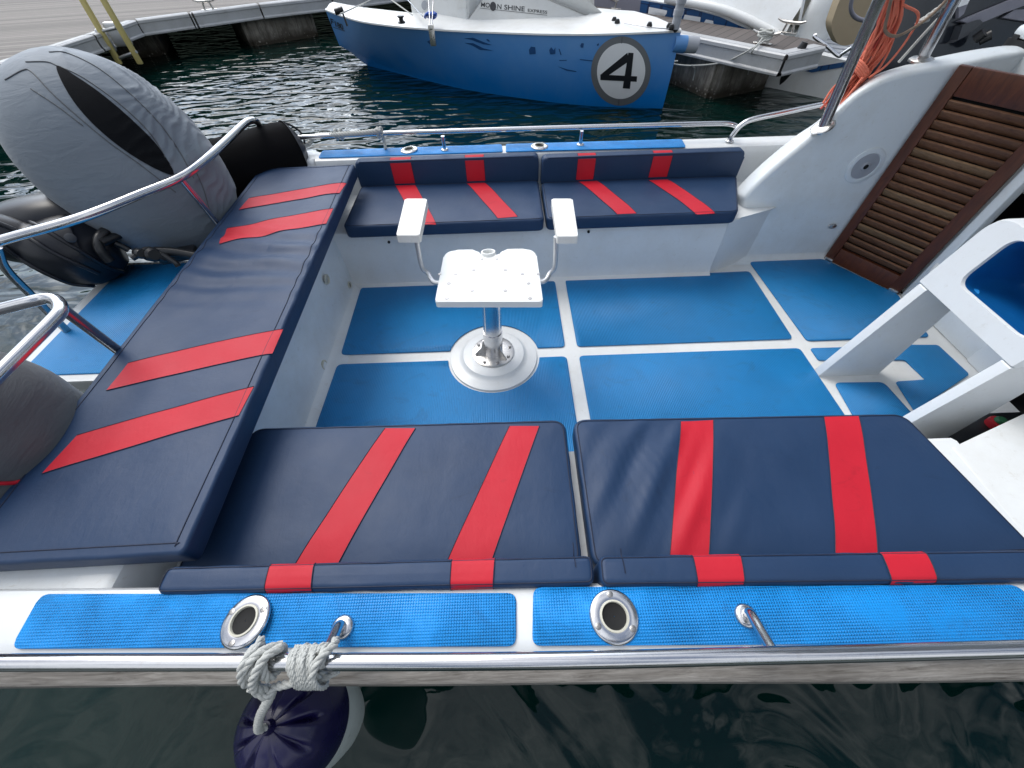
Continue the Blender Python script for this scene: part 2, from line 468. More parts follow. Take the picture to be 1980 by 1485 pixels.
def add_text_decal(bm, tree, body, o, ex, ey, bold=0.0, lift=.004, shear=0):
    """text mapped so that unit x -> pixel vector ex (whole text length), unit y (cap height) -> ey, from pixel origin o"""
    vs, fs = text_polys(body, 1.0, bold, shear)
    x0, x1 = min(v.x for v in vs), max(v.x for v in vs); y0, y1 = min(v.y for v in vs), max(v.y for v in vs)
    mp = []
    for v in vs:
        a, b = (v.x-x0)/(x1-x0), (v.y-y0)/(y1-y0)
        h = hit(tree, o[0]+ex[0]*a+ey[0]*b, o[1]+ex[1]*a+ey[1]*b, lift); mp.append(bm.verts.new(h) if h is not None else None)
    for f in fs:
        if all(mp[i] for i in f):
            try: bm.faces.new([mp[i] for i in f])
            except ValueError: pass
# ================================================================== THE FISHING BOAT
boat = thing('fishing_boat', (0, 1.3, 0), 'white open fishing boat with blue deck mats and stainless rails, filling the picture', 'boat')
fx = lambda a, b, c: Vector((c, a, b))           # profile in (y,z) swept along x
def near_y(y, x): return y - .024*x*max(0, min(1, (.32-y)/.1))
fn = lambda a, b, c: Vector((c, near_y(a, c), b))
prof_near = [(.80,-.012),(.72,.003),(.668,.007),(.645,.022),(.637,.055),(.632,.10),(.628,.29),(.624,.318),(.614,.337),(.598,.346),(.25,.347),(.205,.353),(.192,.375),(.188,.49),(.184,.525),(.176,.542),(.160,.550),(.078,.550),(.058,.546),(.046,.536),(.040,.520),(.039,.455),(.055,.44)]
def arcround(p): return p
bm = B(); add_extr(bm, prof_near, -1.40, 1.46, fn, 16, False)
add_extr(bm, [(.25,.20),(.205,.353),(.192,.375),(.188,.49),(.184,.525),(.176,.542),(.160,.550),(.078,.550),(.058,.546),(.046,.536),(.040,.520),(.039,.455),(.055,.44)], 1.46, 4.6, fn, 8, False)
prof_far = [(2.62-y, z) for y, z in prof_near]
add_extr(bm, prof_far, -1.10, 1.24, fx, 8, False)
add_extr(bm, [(2.2,.347)]+prof_far[10:], 1.24, 4.6, fx, 8, False)
add_prism(bm, [(1.235,1.99),(1.30,2.012),(1.50,2.11),(1.60,2.13),(1.60,2.45),(1.235,2.45)], -.01, .3465, .02, 3)
# rounded stern corners of the deck
add_prism(bm, round_poly([(-1.10,2.43),(-1.10,2.581),(-1.24,2.575),(-1.385,2.40),(-1.40,2.2),(-1.30,2.2),(-1.25,2.43)], .03), .44, .550, .018)
# bench end cap
finish(bm, 'deck', M['gel'], boat, 32)
# transom box: inner wall, top
ft = lambda a, b, c: Vector((a, c, b))
bm = B()
add_extr(bm, [(-.80,-.012),(-.86,.003),(-.915,.007),(-.940,.022),(-.948,.055),(-.952,.10),(-.962,.42),(-.968,.460),(-.980,.482),(-1.0,.490),(-1.33,.490),(-1.37,.482),(-1.39,.46),(-1.40,.44),(-1.40,.2)], .19, 2.44, ft, 6, False)
add_extr(bm, [(-.948,.35),(-.968,.460),(-.980,.482),(-1.0,.490),(-1.33,.490)], .19, .196, ft, 1, False)
tr = finish(bm, 'transom', M['gelin'], boat, 32)
for u, v, rr in ((676, 551, .020), (627, 706, .027), (632, 540, .026)):
    p = PX(u, v, -.945); bm = B(); q = rot_axes((0,1,0),(0,0,1),(1,0,0))
    add_lathe(bm, [(rr,-.003),(rr,.004),(rr*.8,.006),(rr*.7,-.002)], p, q, 20, False, False); finish(bm, 'drain_hole', M['sleeve'], tr)
    bm = B(); add_lathe(bm, [(rr*.72,-.001),(rr*.1,.0005)], p+Vector((.001,0,0)), q, 16); finish(bm, 'drain_bore', M['hole'] if rr < .025 else M['steelworn'], tr)
# little screw heads and rust weeps along the far bench face
for u, v in ((752, 468), (1138, 448)):
    bm = B(); add_lathe(bm, [(.0075,-.004),(.0075,.003),(.002,.004)], PY(u, v, 1.990)+Vector((0,-.001,0)), rot_axes((1,0,0),(0,0,1),(0,-1,0)), 12); finish(bm, 'bench_screw', M['hole'], boat)
# hull shell
hp = [(-1.40,.30),(-1.40,2.28),(-1.36,2.42),(-1.24,2.56),(-1.05,2.57),(2.5,2.58),(3.6,2.35),(4.6,1.9),(5.4,1.28),(4.6,.6),(3.6,.12),(2.5,-.01),(0,.05),(-1.25,.08),(-1.37,.14)]
bm = B(); rows = []
for z, k in ((.46,1.0),(.43,.995),(.1,.965),(-.3,.90),(-.7,.72)):
    rows.append([Vector((x if x < 0 else x*(1-.12*(1-k)), 1.3+(y-1.3)*k, z)) for x, y in hp])
add_grid(bm, rows, True)
finish(bm, 'hull', M['gel'], boat, 50)
# cockpit sole
bm = B(); add_prism(bm, [(-1.0,.60),(2.28,.60),(2.28,2.16),(-1.0,2.16)], -.03, 0)
finish(bm, 'cockpit_floor', M['geldirty'], boat)
# foredeck and cabin trunk beyond the frame
bm = B(); add_prism(bm, [(2.6,.10),(3.6,.20),(4.6,.66),(5.3,1.28),(4.6,1.86),(3.6,2.28),(2.6,2.45)], .50, .552, .02)
finish(bm, 'foredeck', M['gel'], boat)
# weathered rub rail on the near side
bm = B(); add_extr(bm, [(.040,.500),(.014,.499),(.006,.493),(.003,.470),(.008,.452),(.040,.448)], -1.42, 4.4, lambda a, b, c: Vector((c, near_y(a, c)+.001*math.sin(c*7), b)), 60)
finish(bm, 'rub_rail', M['rubwood'], boat)

# ---- floor mats
def mat_part(poly, z, th, mat, name='floor_mat', rc=.022, parent=boat, bevel=.0018):
    bm = B(); add_prism(bm, round_poly([(p[0], p[1]) for p in poly], rc, 5), z, z+th, bevel, 2)
    return finish(bm, name, mat, parent, 50)
def arc(cx, cy, r, a0, a1, n=22): return [(cx+r*math.cos(rad(a0+(a1-a0)*k/n)), cy+r*math.sin(rad(a0+(a1-a0)*k/n))) for k in range(n+1)]
pc = (-.087, 1.352); R0 = .236
def arc_mat(poly_a, poly_b, a0, a1):
    bm = B(); pts = round_poly(poly_a, .02, 4) if False else [Vector(p) for p in poly_a]
    pts += [Vector(p) for p in arc(pc[0], pc[1], R0, a0, a1)]
    add_prism(bm, pts, .003, .0085, .0018, 2); finish(bm, 'floor_mat', M['matrib'], boat, 50)
xl, xr_, yt, yb = -.902, .288, 1.955, .66
tl = round_poly([(-.895,1.402),(xl-.005,yt),(xr_,yt+.004),(xr_,1.402)], .025, 5)
arc_mat([(xr_,1.402)][:0]+tl[::-1][:0]+tl, None, 12, 168) if False else None
def cutmat(y0, y1, up):
    a = math.degrees(math.asin(((y0 if up else y1)-pc[1])/R0))
    if up:
        o = round_poly([(xr_,y0),(xr_,y1),(xl,y1),(xl+.01,y0)], .025, 5); c = arc(pc[0], pc[1], R0, 180-a, a)
    else:
        o = round_poly([(xl+.01,y1),(xl,y0),(xr_,y0),(xr_,y1)], .025, 5); c = arc(pc[0], pc[1], R0, a, -180-a)
        c = arc(pc[0], pc[1], R0, a, -180-a)
    bm = B(); add_prism(bm, o+[Vector(p) for p in c], .003, .0085, .0015, 2); finish(bm, 'floor_mat', M['matrib'], boat, 50)
cutmat(1.402, 1.958, True); cutmat(.64, 1.334, False)
mat_part([(.352,1.402),(.352,1.962),(1.494,1.985),(1.488,1.402)], .003, .0055, M['matrib'])
mat_part([(.352,.66),(.352,1.334),(1.490,1.334),(1.494,.66)], .003, .0055, M['matrib'])
mat_part([P(*q, .003) for q in ((1449,507.5),(1592,502),(1735,571),(1760,612),(1797,652),(1560,660))], .003, .0055, M['matrib'])
mat_part([P(*q, .003) for q in ((1566,674.5),(1675,671.5),(1650,697.5),(1582,697.5))], .003, .0055, M['matrib'], rc=.012)
mat_part([P(*q, .003) for q in ((1613,741),(1707,740),(1766,805),(1655,815))], .003, .0055, M['matrib'])
mat_part([P(*q, .003) for q in ((1748,668),(1812,668),(1873,725),(1768,796),(1731,739),(1789,735),(1749,697),(1725,697))], .003, .0055, M['matrib'], rc=.012)
mat_part([P(*q, .347) for q in ((1436,352),(1462,352),(1450,366),(1441,368))], .348, .005, M['matrib'], 'bench_mat', .01)
# ---- gunwale mats
for q in (((23,1255),(998,1250),(998,1147),(82,1149)), ((1029,1249),(2080,1244),(1965,1131),(1031,1136))):
    mat_part([P(u, v, .552) for u, v in q], .5505, .005, M['matgrid'], 'gunwale_mat', .018)
for q in (((616,306),(972,294),(970,280),(624,292)), ((978,294),(1326,285),(1318,270),(978,279.5))):
    mat_part([P(u, v, .552) for u, v in q], .5505, .005, M['matgrid'], 'gunwale_mat', .012)

# ---- rod holders
def rod_holder(c, tilt, screws, yaw=0):
    rt = Matrix.Rotation(yaw, 3, 'Z') @ Matrix.Rotation(tilt, 3, 'Y'); c = Vector(c)
    bm = B(); add_lathe(bm, [(.050,-.004),(.0515,.000),(.0505,.0035),(.046,.0055),(.033,.0065),(.030,.0062)], c, rt, 48, False, False)
    add_lathe(bm, [(.029,-.10),(.029,.006)], c, rt, 32, False, False)
    o = finish(bm, 'rod_holder', M['steel'], boat, 60)
    bm = B(); add_lathe(bm, [(.0305,.0055),(.0300,.0085),(.0265,.0090),(.0255,.006),(.0245,-.02)], c, rt, 40, False, False); finish(bm, 'sleeve', M['sleeve'], o, 60)
    bm = B(); add_lathe(bm, [(.0262,.0062),(.0255,.0035),(.015,.0012),(.001,.0010)], c, rt, 28, False, False); finish(bm, 'bore_shade_disc', M['hole'], o)  # dark disc standing in for the shade down the open bore
    for a in screws:
        p = c+rt@Vector((.0405*math.cos(rad(a)), .0405*math.sin(rad(a)), .0055))
        bm = B(); add_lathe(bm, [(.0068,0),(.0066,.0014),(.004,.0024),(.0005,.0026)], p, rt, 16)
        add_box(bm, p+rt@Vector((0,0,.0026)), (.007,.0013,.0006), rt); add_box(bm, p+rt@Vector((0,0,.0026)), (.0013,.007,.0006), rt)
        finish(bm, 'screw', M['screw'], o)
    return o
rod_holder(P(475,1201,.561), rad(-9), (62, 188, 295), rad(-35))
rod_holder(P(1187,1192,.5575), rad(2), (93, 205, 325))
rod_holder(P(791,290,.5575), rad(-3), (80, 200, 320)); rod_holder(P(1043,283,.5575), rad(2), (60, 180, 300))

# ---- toe rails
def base_flange(bm, p, r=.020, n=None):
    add_lathe(bm, [(r*1.0,0),(r*1.02,.003),(r*.85,.007),(r*.62,.009)], p, None, 24)
rail = None
bm = B(); add_tube(bm, smooth_path([P(u, v, .640) for u, v in ((-500,1283),(0,1281),(500,1280),(1000,1278),(1500,1267),(1980,1254),(2600,1236))], 10), .0142, 20)
rail = finish(bm, 'toe_rail', M['steel'], boat, 60)
for (bu, bv), (tu, tv) in (((663,1213),(628,1266)), ((1442,1191),(1496,1262))):
    b, t = P(bu, bv, .5555), P(tu, tv, .636)
    bm = B(); add_tube(bm, smooth_path([b-Vector((0,0,.002)), b+Vector((0,0,.022)), b.lerp(t, .55)+Vector((0,0,.010)), t], 6), .0105, 16); base_flange(bm, b, .023)
    finish(bm, 'stanchion', M['steel'], rail, 60)
bm = B(); zr = .634
pts = [P(u, v, zr) for u, v in ((520,270),(590,265),(740,258),(860,254),(1122,246),(1300,241),(1385,239))]+[P(1412,240,.628), P(1428,246,.610)]
add_tube(bm, smooth_path(pts, 8), .0125, 16)
far_rail = finish(bm, 'toe_rail', M['steel'], boat, 60)
for u, v in ((860,290),(1122,280)):
    b = P(u, v, .5555); bm = B(); add_tube(bm, [b, Vector((b.x, b.y-.004, zr-.004))], .0105, 14); base_flange(bm, b, .022)
    finish(bm, 'stanchion', M['steel'], far_rail, 60)
bm = B(); b = P(1410,273,.5555); yb_ = b.y
add_tube(bm, smooth_path([b, PY(1416,262,yb_), PY(1432,243,yb_), PY(1455,231,yb_), PY(1510,219,yb_), PY(1595,201,yb_+.01), PY(1700,180,yb_+.02), PY(1900,140,yb_+.03)], 8), .0135, 16); base_flange(bm, b, .024)
finish(bm, 'side_rail', M['steel'], boat, 60)

# ---- stern rails round the engine well
zs = .79
def chain(px): return [P(u, v, z) for u, v, z in px]
bm = B(); add_tube(bm, smooth_path(chain([(-90,500,.765),(0,466,.775),(150,423,.785),(270,376,.79),(350,342,.79),(400,306,.79),(440,270,.79),(468,243,.79),(481,234,.785)])+[P(494,234,.765), P(502,246,.70), P(505,275,.56)], 8), .0165, 18)
sr = finish(bm, 'stern_rail', M['steel'], boat, 60)
bm = B(); b = P(437,452,.492); t = P(349,345,.786); add_tube(bm, [b, t], .0135, 16); base_flange(bm, b, .03); finish(bm, 'stanchion', M['steel'], sr, 60)
bm = B(); add_tube(bm, smooth_path([P(-6,478,.772), P(10,518,.70), P(60,570,.58), P(130,640,.405)], 8), .0135, 16); finish(bm, 'stanchion', M['darksteel'], sr, 60)
bm = B(); add_tube(bm, smooth_path(chain([(-160,640,.775),(0,598,.785),(60,583,.79),(92,577,.79),(112,583,.79),(116,602,.79),(96,626,.79),(60,662,.79),(0,722,.79),(-120,840,.785)]), 8), .0165, 18)
sr2 = finish(bm, 'stern_rail', M['steel'], boat, 60)
bm = B(); b = P(254,697,.492); t = P(114,592,.786); add_tube(bm, [b, t], .0150, 16); base_flange(bm, b, .03); finish(bm, 'stanchion', M['darksteel'], sr2, 60)

# ---- swim platform between the engines
bm = B(); px = [P(*q, .40) for q in ((230,511),(430,511),(290,740),(94,738),(40,715))]
pl = [(-1.915,1.70),(-1.36,1.70),(-1.36,.945),(-1.915,.945)]
add_prism(bm, round_poly(pl, .03), .345, .40, .012); plat = finish(bm, 'swim_platform', M['gel'], boat)
mat_part([(-1.862,1.675),(-1.34,1.675),(-1.34,.978),(-1.862,.978)], .4005, .005, M['matpale'], 'platform_mat', .02, plat)
bm = B(); add_box(bm, (-1.56,1.31,.17), (.36,.52,.34), None, .02); add_box(bm, (-1.44,1.98,.20), (.10,.30,.42), None, .02); add_box(bm, (-1.44,.66,.20), (.10,.30,.42), None, .02)
finish(bm, 'engine_bracket', M['grey'], boat)

# ---- raised cabin side (wing) on the far side
crease = [(1.500,0.0),(1.455,.12),(1.405,.24),(1.345,.37),(1.345,.43),(1.415,.548),(1.503,.660),(1.569,.745),(1.613,.817),(1.664,.887),(1.75,.935),(1.862,.960),(2.042,.980),(2.279,1.013),(2.8,1.04)]
sil =    [(1.47,0.0),(1.42,.12),(1.37,.24),(1.335,.36),(1.355,.41),(1.43,.53),(1.535,.655),(1.615,.725),(1.66,.790),(1.715,.855),(1.785,.915),(1.90,.950),(2.05,.980),(2.285,1.008),(2.8,1.035)]
def cat2(ps): return smooth_path([Vector((a, 0, b)) for a, b in ps], 5)
ca_, si_ = cat2(crease), cat2(sil)
bm = B()
def nrm(ps, i):
    a, b = ps[max(0, i-1)], ps[min(len(ps)-1, i+1)]; d = (b-a).normalized(); return Vector((-d.z, 0, d.x))
rows = []
N = len(ca_)
inner = [Vector((2.8, 2.114, p.z if False else 0)) for p in ca_]
r_ = .022
rows.append([Vector((2.80, 2.114, p.z*.96)) for p in ca_])
for ph in (0, 22, 45, 67, 90):
    c, s = math.cos(rad(ph)), math.sin(rad(ph))
    rows.append([Vector((p.x, 2.114+r_*(1-c), p.z))-nrm(ca_, i)*r_*(1-s) for i, p in enumerate(ca_)])
for t in (.25, .5, .75):
    rows.append([Vector((ca_[i].x*(1-t)+si_[i].x*t, 2.136+(2.23-2.136)*t, ca_[i].z*(1-t)+si_[i].z*t))+nrm(ca_, i)*.006*math.sin(math.pi*t) for i in range(N)])
for ph in (0, 30, 60, 90):
    c, s = math.cos(rad(ph)), math.sin(rad(ph))
    rows.append([Vector((p.x, 2.235+.03*s, p.z))-nrm(si_, i)*.03*(1-c) for i, p in enumerate(si_)])
rows.append([Vector((p.x+.08, 2.30, min(p.z-.03, .54))) for p in si_])
add_grid(bm, rows)
wing = finish(bm, 'cabin_side', M['gelin'], boat, 40)
bm = B(); add_prism(bm, [(1.49,0),(2.8,0),(2.8,1.0),(1.75,.88),(1.5,.55),(1.42,.35)], 0, .05, 0, 1, lambda a, b, c: Vector((a, 2.118+c, b)))
finish(bm, 'cabin_panel', M['gelin'], wing)
# cove where panel meets floor, forward bulkhead, sill and dark cabin
bm = B(); add_extr(bm, [(2.06,.001),(2.095,.007),(2.112,.024),(2.116,.05)], 1.40, 2.1, fx, 4, False)
add_box(bm, (2.285,1.695,.50), (.045,.05,1.0), None, .006)
add_box(bm, (2.40,1.46,.06), (.26,.50,.12), None, .015)
add_box(bm, (2.29,1.125,.22), (.05,.20,.44), None, .012); add_box(bm, (2.29,.33,.22), (.05,.40,.44), None, .012)
add_box(bm, (2.55,.40,.62), (.5,.05,.86), None, .02)
add_box(bm, (3.3,1.3,1.06), (2.0,1.9,.05), None, .02)
add_box(bm, (2.31,1.92,.5), (.03,.42,1.0), None)
finish(bm, 'bulkhead', M['gelin'], boat, 40)
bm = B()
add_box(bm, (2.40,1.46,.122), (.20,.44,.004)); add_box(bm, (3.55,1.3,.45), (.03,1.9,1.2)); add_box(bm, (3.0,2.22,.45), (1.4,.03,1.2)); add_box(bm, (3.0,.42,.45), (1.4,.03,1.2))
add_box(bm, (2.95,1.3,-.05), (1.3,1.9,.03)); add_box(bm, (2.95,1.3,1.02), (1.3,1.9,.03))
finish(bm, 'cabin_shade_box', M['void'], boat)  # darkness of the unlit cabin is put into the colour of this box
bm = B(); add_tube(bm, smooth_path([P(1790,574,.12), P(1800,535,.19), P(1825,503,.24), P(1850,489,.25), P(1872,500,.22), P(1885,525,.16)], 8), .017, 14); finish(bm, 'grab_handle', M['gelin'], boat, 60)
# round vent and latch
vc = PY(1672,321,2.112); vr = rot_axes((1,0,0),(0,0,1),(0,-1,0))
bm = B(); add_lathe(bm, [(.088,-.004),(.088,.003),(.080,.006),(.066,.006),(.064,.0035)], vc, vr, 48, False, True)
vent = finish(bm, 'round_vent', M['gelin'], boat, 35)
bm = B(); add_lathe(bm, [(.063,.003),(.062,.0055),(.022,.007),(.020,.010),(.012,.011)], vc, vr, 40); finish(bm, 'vent_disc', M['lightgrey'], vent, 35)
bm = B(); add_lathe(bm, [(.012,.010),(.012,.012)], vc, vr, 20); finish(bm, 'vent_hole', M['hole'], vent)
bm = B(); lc = PY(1609,437,2.110); add_prism(bm, [Vector(p) for p in ellipse(0,0,.024,.014)], 0, .006, .003, 3, lambda a, b, c: lc+vr@Vector((a, b, c))); finish(bm, 'latch', M['steelworn'], boat)

# ---- louvred teak door
da, dsv = P(1592,500,0), Vector((.536,-.844,0)); dn = Vector((-.844,-.536,0)); DW, DH = .440, .975
dR = rot_axes(dsv, (0,0,1), dn)          # local (s, z, n)
def dpt(s, z, n=0): return da+dsv*s+Vector((0,0,z))+dn*n
door = None
bm = B()
for s, w in ((.025,.05),(DW-.028,.056)): add_box(bm, dpt(s, DH/2+.004, -.012), (w, DH, .030), dR, .004)
door = finish(bm, 'louvre_door', M['teak'], boat, 35)
for z, h in ((.050,.092),(DH-.048,.105)):
    bm = B(); add_box(bm, dpt(DW/2-.002, z, -.013), (DW-.106, h, .026), dR, .003); finish(bm, 'rail', M['teak'], door, 35)
ns = 19
for k in range(ns):
    z = .108+(DH-.215)*(k+.4)/ns
    q = dR @ Matrix.Rotation(rad(30), 3, 'X')
    bm = B(); add_box(bm, dpt(DW/2-.002, z, -.010), (DW-.104, .040, .012), q, .003, 2)
    finish(bm, 'slat', M['teakpale'] if k in (3,8,13) else M['teakslat'] if k % 2 else M['teakslat'], door, 35)
bm = B(); add_box(bm, dpt(DW/2, DH/2, -.034), (DW-.06, DH-.1, .004), dR); finish(bm, 'slat_gap_shade', M['void'], door)  # black sheet behind the slats, standing in for the shade in their gaps
bm = B()
for s, z in ((.03,.012),(DW-.03,.012)): add_box(bm, dpt(s, z, -.006), (.05,.022,.036), dR, .005)
finish(bm, 'corner_bracket', M['steelworn'], door)

# ---- moulded helm seat with blue lined recess
fy = lambda a, b, c: Vector((a, c, b))
ax = lambda z: 1.493+.2*z
seatp = bpy.data.objects.new('helm_seat', None); col.objects.link(seatp); seatp.parent = boat; seatp.location = Vector((1.64,.98,0))-boat.location
for y0, y1 in ((1.150,1.192),(.758,.796)):
    bm = B(); add_prism(bm, round_poly([(ax(0),0),(1.785,0),(1.785,.5195),(ax(.5195),.5195)], .004, 3), y0, y1, .006, 2, fy); finish(bm, 'leg', M['gel'], seatp, 35)
bm = B()
def aft(y, z, d=0): return Vector((ax(z)+d, y, z))
# rim ring in the aft plane round the recess, outer and inner rounded rectangles
def rrect(y0, y1, z0, z1, rc): return round_poly([(y0,z0),(y1,z0),(y1,z1),(y0,z1)], rc, 8)
outer = rrect(.756,1.202,.520,.800,[.005,.005,.07,.07]); inner = rrect(.805,1.100,.592,.770,.045)
n_ = len(outer)
rows = [[aft(y, z, .40) for y, z in outer], [aft(y, z, .012) for y, z in outer], [aft(y+(.979-y)*.02, z+(.66-z)*.03, 0) for y, z in outer],
        [aft(y-(.95-y)*.02, z-(.68-z)*.03, 0) for y, z in inner], [aft(y, z, .010) for y, z in inner]]
add_grid(bm, rows, True); bm.faces.new([v for v in bm.verts][:n_])
finish(bm, 'seat_frame', M['gel'], seatp, 45)
bm = B()
cy_, cz_ = .95, .68
def ins(k, d, dz=0): return [aft(cy_+(y-cy_)*k, cz_+(z-cz_)*k+dz, d) for y, z in inner]
rows = [ins(1.005,.008), ins(.995,.05,-.012), ins(.97,.20,-.03), ins(.85,.235,-.02), ins(.4,.245,0)]
vr_ = add_grid(bm, rows, True); bm.faces.new(vr_[-1]); bmesh.ops.reverse_faces(bm, faces=bm.faces)
finish(bm, 'recess_liner', simple('blue_painted_liner', (.005,.135,.42), .35, var=.4, scale=14), seatp, 45)
bm = B(); add_lathe(bm, [(.016,0),(.015,.008),(.008,.012)], aft(1.062,.578,.045), rot_axes((0,1,0),(0,0,1),(1,0,0)) @ Matrix.Rotation(rad(60),3,'X'), 20); finish(bm, 'recess_plug', M['matgrid'], seatp, 60)

# ---- bench extension right of the near cushions
bm = B(); add_prism(bm, [(1.42,.08),(1.42,.585),(1.445,.567),(1.756,.690),(2.27,.88),(2.27,.05)], .20, .3475, .012)
finish(bm, 'side_locker', M['geldirty'], boat, 40)
# ---- hardtop posts on the cabin side
tw = bvh_of(wing)
for b, t in ((hit(tw,1591,247,0), PY(1700,0,2.155)), (hit(tw,1780,119,0), PY(1845,0,2.19))):
    d = (t-b); bm = B(); add_tube(bm, [b-d*.02, b+d*((2.16-b.z)/d.z)], .0235, 24); 
    o = finish(bm, 'hardtop_post', M['darksteel'], boat, 60)
    n0 = Vector((-.55,0,.83)) if b.x < 1.8 else Vector((-.05,0,1)); q = n0.to_track_quat('Z','Y').to_matrix()
    bm = B(); add_lathe(bm, [(.050,-.004),(.050,.004),(.042,.010),(.026,.013)], b+n0*.004, q, 28); finish(bm, 'post_foot', M['steelworn'], o, 50)

bm = B(); add_prism(bm, round_poly([(1.30,.20),(4.1,.20),(4.1,2.46),(1.30,2.46)], .25, 8), 2.15, 2.21, .02); finish(bm, 'hardtop', M['gel'], boat, 40)
for x_, y_ in ((1.75,.32),(3.9,.35),(3.9,2.3)):
    bm = B(); add_tube(bm, [Vector((x_+.9*(x_ < 2), y_-.12, .55)), Vector((x_+.7*(x_ < 2), y_, 2.16))], .0235, 16); finish(bm, 'hardtop_post', M['darksteel'], boat, 60)
# ================================================================== FIGHTING CHAIR
chair = thing('fishing_chair', (pc[0], pc[1], 0), 'white plastic fishing chair with two armrests on a polished steel pedestal', 'chair')
bm = B(); add_lathe(bm, [(.225,.002),(.222,.010),(.205,.014),(.180,.016),(.165,.022),(.155,.034),(.140,.038),(.105,.040)], (*pc,0), None, 72)
finish(bm, 'pedestal_plinth', M['gel'], chair, 35)
bm = B(); add_lathe(bm, [(.106,.040),(.106,.046),(.098,.0485),(.045,.0495)], (*pc,0), None, 48)
pb = finish(bm, 'base_flange', M['steelworn'], chair, 40)
bm = B()
for k in range(8):
    a = rad(k*45+15); add_lathe(bm, [(.0075,0),(.0075,.006),(.004,.009)], (pc[0]+.088*math.cos(a), pc[1]+.088*math.sin(a), .0485), None, 8)
finish(bm, 'flange_bolts', M['screw'], pb)
for a in (75, 195, 315):
    ca, sa = math.cos(rad(a)), math.sin(rad(a))
    bm = B(); add_prism(bm, [(.038,.049),(.092,.049),(.092,.056),(.060,.085),(.050,.135),(.038,.140)], -.003, .003, 0, 1, lambda p, q, c: Vector((pc[0]+p*ca-c*sa, pc[1]+p*sa+c*ca, q)))
    finish(bm, 'gusset', M['steelworn'], pb, 30)
top = Vector((-.070,1.31,.525)); base_ = Vector((pc[0],pc[1],.045))
bm = B(); add_tube(bm, [base_, base_.lerp(top,.33)], .047, 32); add_tube(bm, [base_.lerp(top,.325), top], .0435, 32)
finish(bm, 'pedestal', M['steel'], chair, 50)
bm = B(); add_box(bm, (-.070,1.31,.518), (.20,.16,.012), None, .003); add_tube(bm, [(-.255,1.27,.512),(.115,1.27,.512)], .010, 10)
finish(bm, 'seat_bracket', M['alu'], chair)
# seat plate with notch
fl, fr, br, bl = P(841,584,.55), P(1050,584,.55), P(1036,481,.55), P(860,484,.55)
zc = .5515
def sp(a, b): # a across 0..1, b front->back 0..1
    return (fl*(1-a)+fr*a)*(1-b)+(bl*(1-a)+br*a)*b
pts = round_poly([sp(0,0), sp(1,0), sp(1,1.0), sp(0,1.0)], [.012,.012,.055,.055], 7); k_ = 24; pts_r, pts_l = pts[:k_], pts[k_:]; pts = pts_r
pts = pts+round_poly([Vector(sp(.76,1.0)[:2]), Vector(sp(.655,1.0)[:2]), Vector(sp(.64,.92)[:2]), Vector(sp(.5,.84)[:2]), Vector(sp(.36,.92)[:2]), Vector(sp(.345,1.0)[:2]), Vector(sp(.24,1.0)[:2])], [0,.02,.02,.05,.02,.02,0], 5)
pts += pts_l
bm = B(); add_prism(bm, pts, .524, zc, .006, 3); seat = finish(bm, 'seat', M['plastic'], chair, 40)
for u, v in ((916,522),(977,522),(850,530),(881,530),(1010,530),(1041,530),(868,548),(1022,548),(913,562),(977,562),(864,577),(1025,577),(932,501),(961,501)):
    p = P(u, v, zc); r = .0074 if v not in (501,) else .005
    bm = B(); add_lathe(bm, [(r,.0),(r*.9,.0012),(r*.3,.0013)], p, None, 14); finish(bm, 'screw_hole', M['screw'], seat)
# gimbal cup at the back of the seat
gc = P(944,487,.555); bm = B(); q = Matrix.Rotation(rad(-12),3,'X')
add_lathe(bm, [(.024,-.09),(.032,-.085),(.0325,-.004),(.030,.002),(.024,.002),(.0215,-.004),(.0200,-.07),(.001,-.071)], gc, q, 32, True, False)
finish(bm, 'rod_cup', M['plastic'], chair, 40)
bm = B(); add_tube(bm, [gc+Vector((-.045,-.005,-.02)), gc+Vector((.045,-.005,-.02))], .007, 10); finish(bm, 'cup_pin', M['steelworn'], chair)
za = .715
for side, hole, bend, up, quad in ((-1, (843,547), (822,530), (805,455), ((783,384),(826,384),(811,455),(766,455))), (1, (1049,545), (1068,531), (1086,455), ((1066,384),(1107,384),(1118,457),(1077,457)))):
    h = P(*hole, .530); b0 = P(*bend, .530); upz = Vector((b0.x+.006*side, b0.y+.02, za-.028))
    bm = B(); add_tube(bm, smooth_path([h+Vector((-side*.06,0,0)), h, h.lerp(b0,.45), b0+Vector((-side*.012,0,.004)), b0+Vector((side*.006,.002,.028)), b0.lerp(upz,.5)+Vector((side*.006,0,0)), upz], 8), .0095, 14)
    finish(bm, 'arm_tube', M['alu'], chair, 60)
    bm = B(); add_prism(bm, round_poly([P(u, v, za) for u, v in quad], .008, 4), za-.030, za, .005, 3); finish(bm, 'armrest', M['padwhite'], chair, 40)

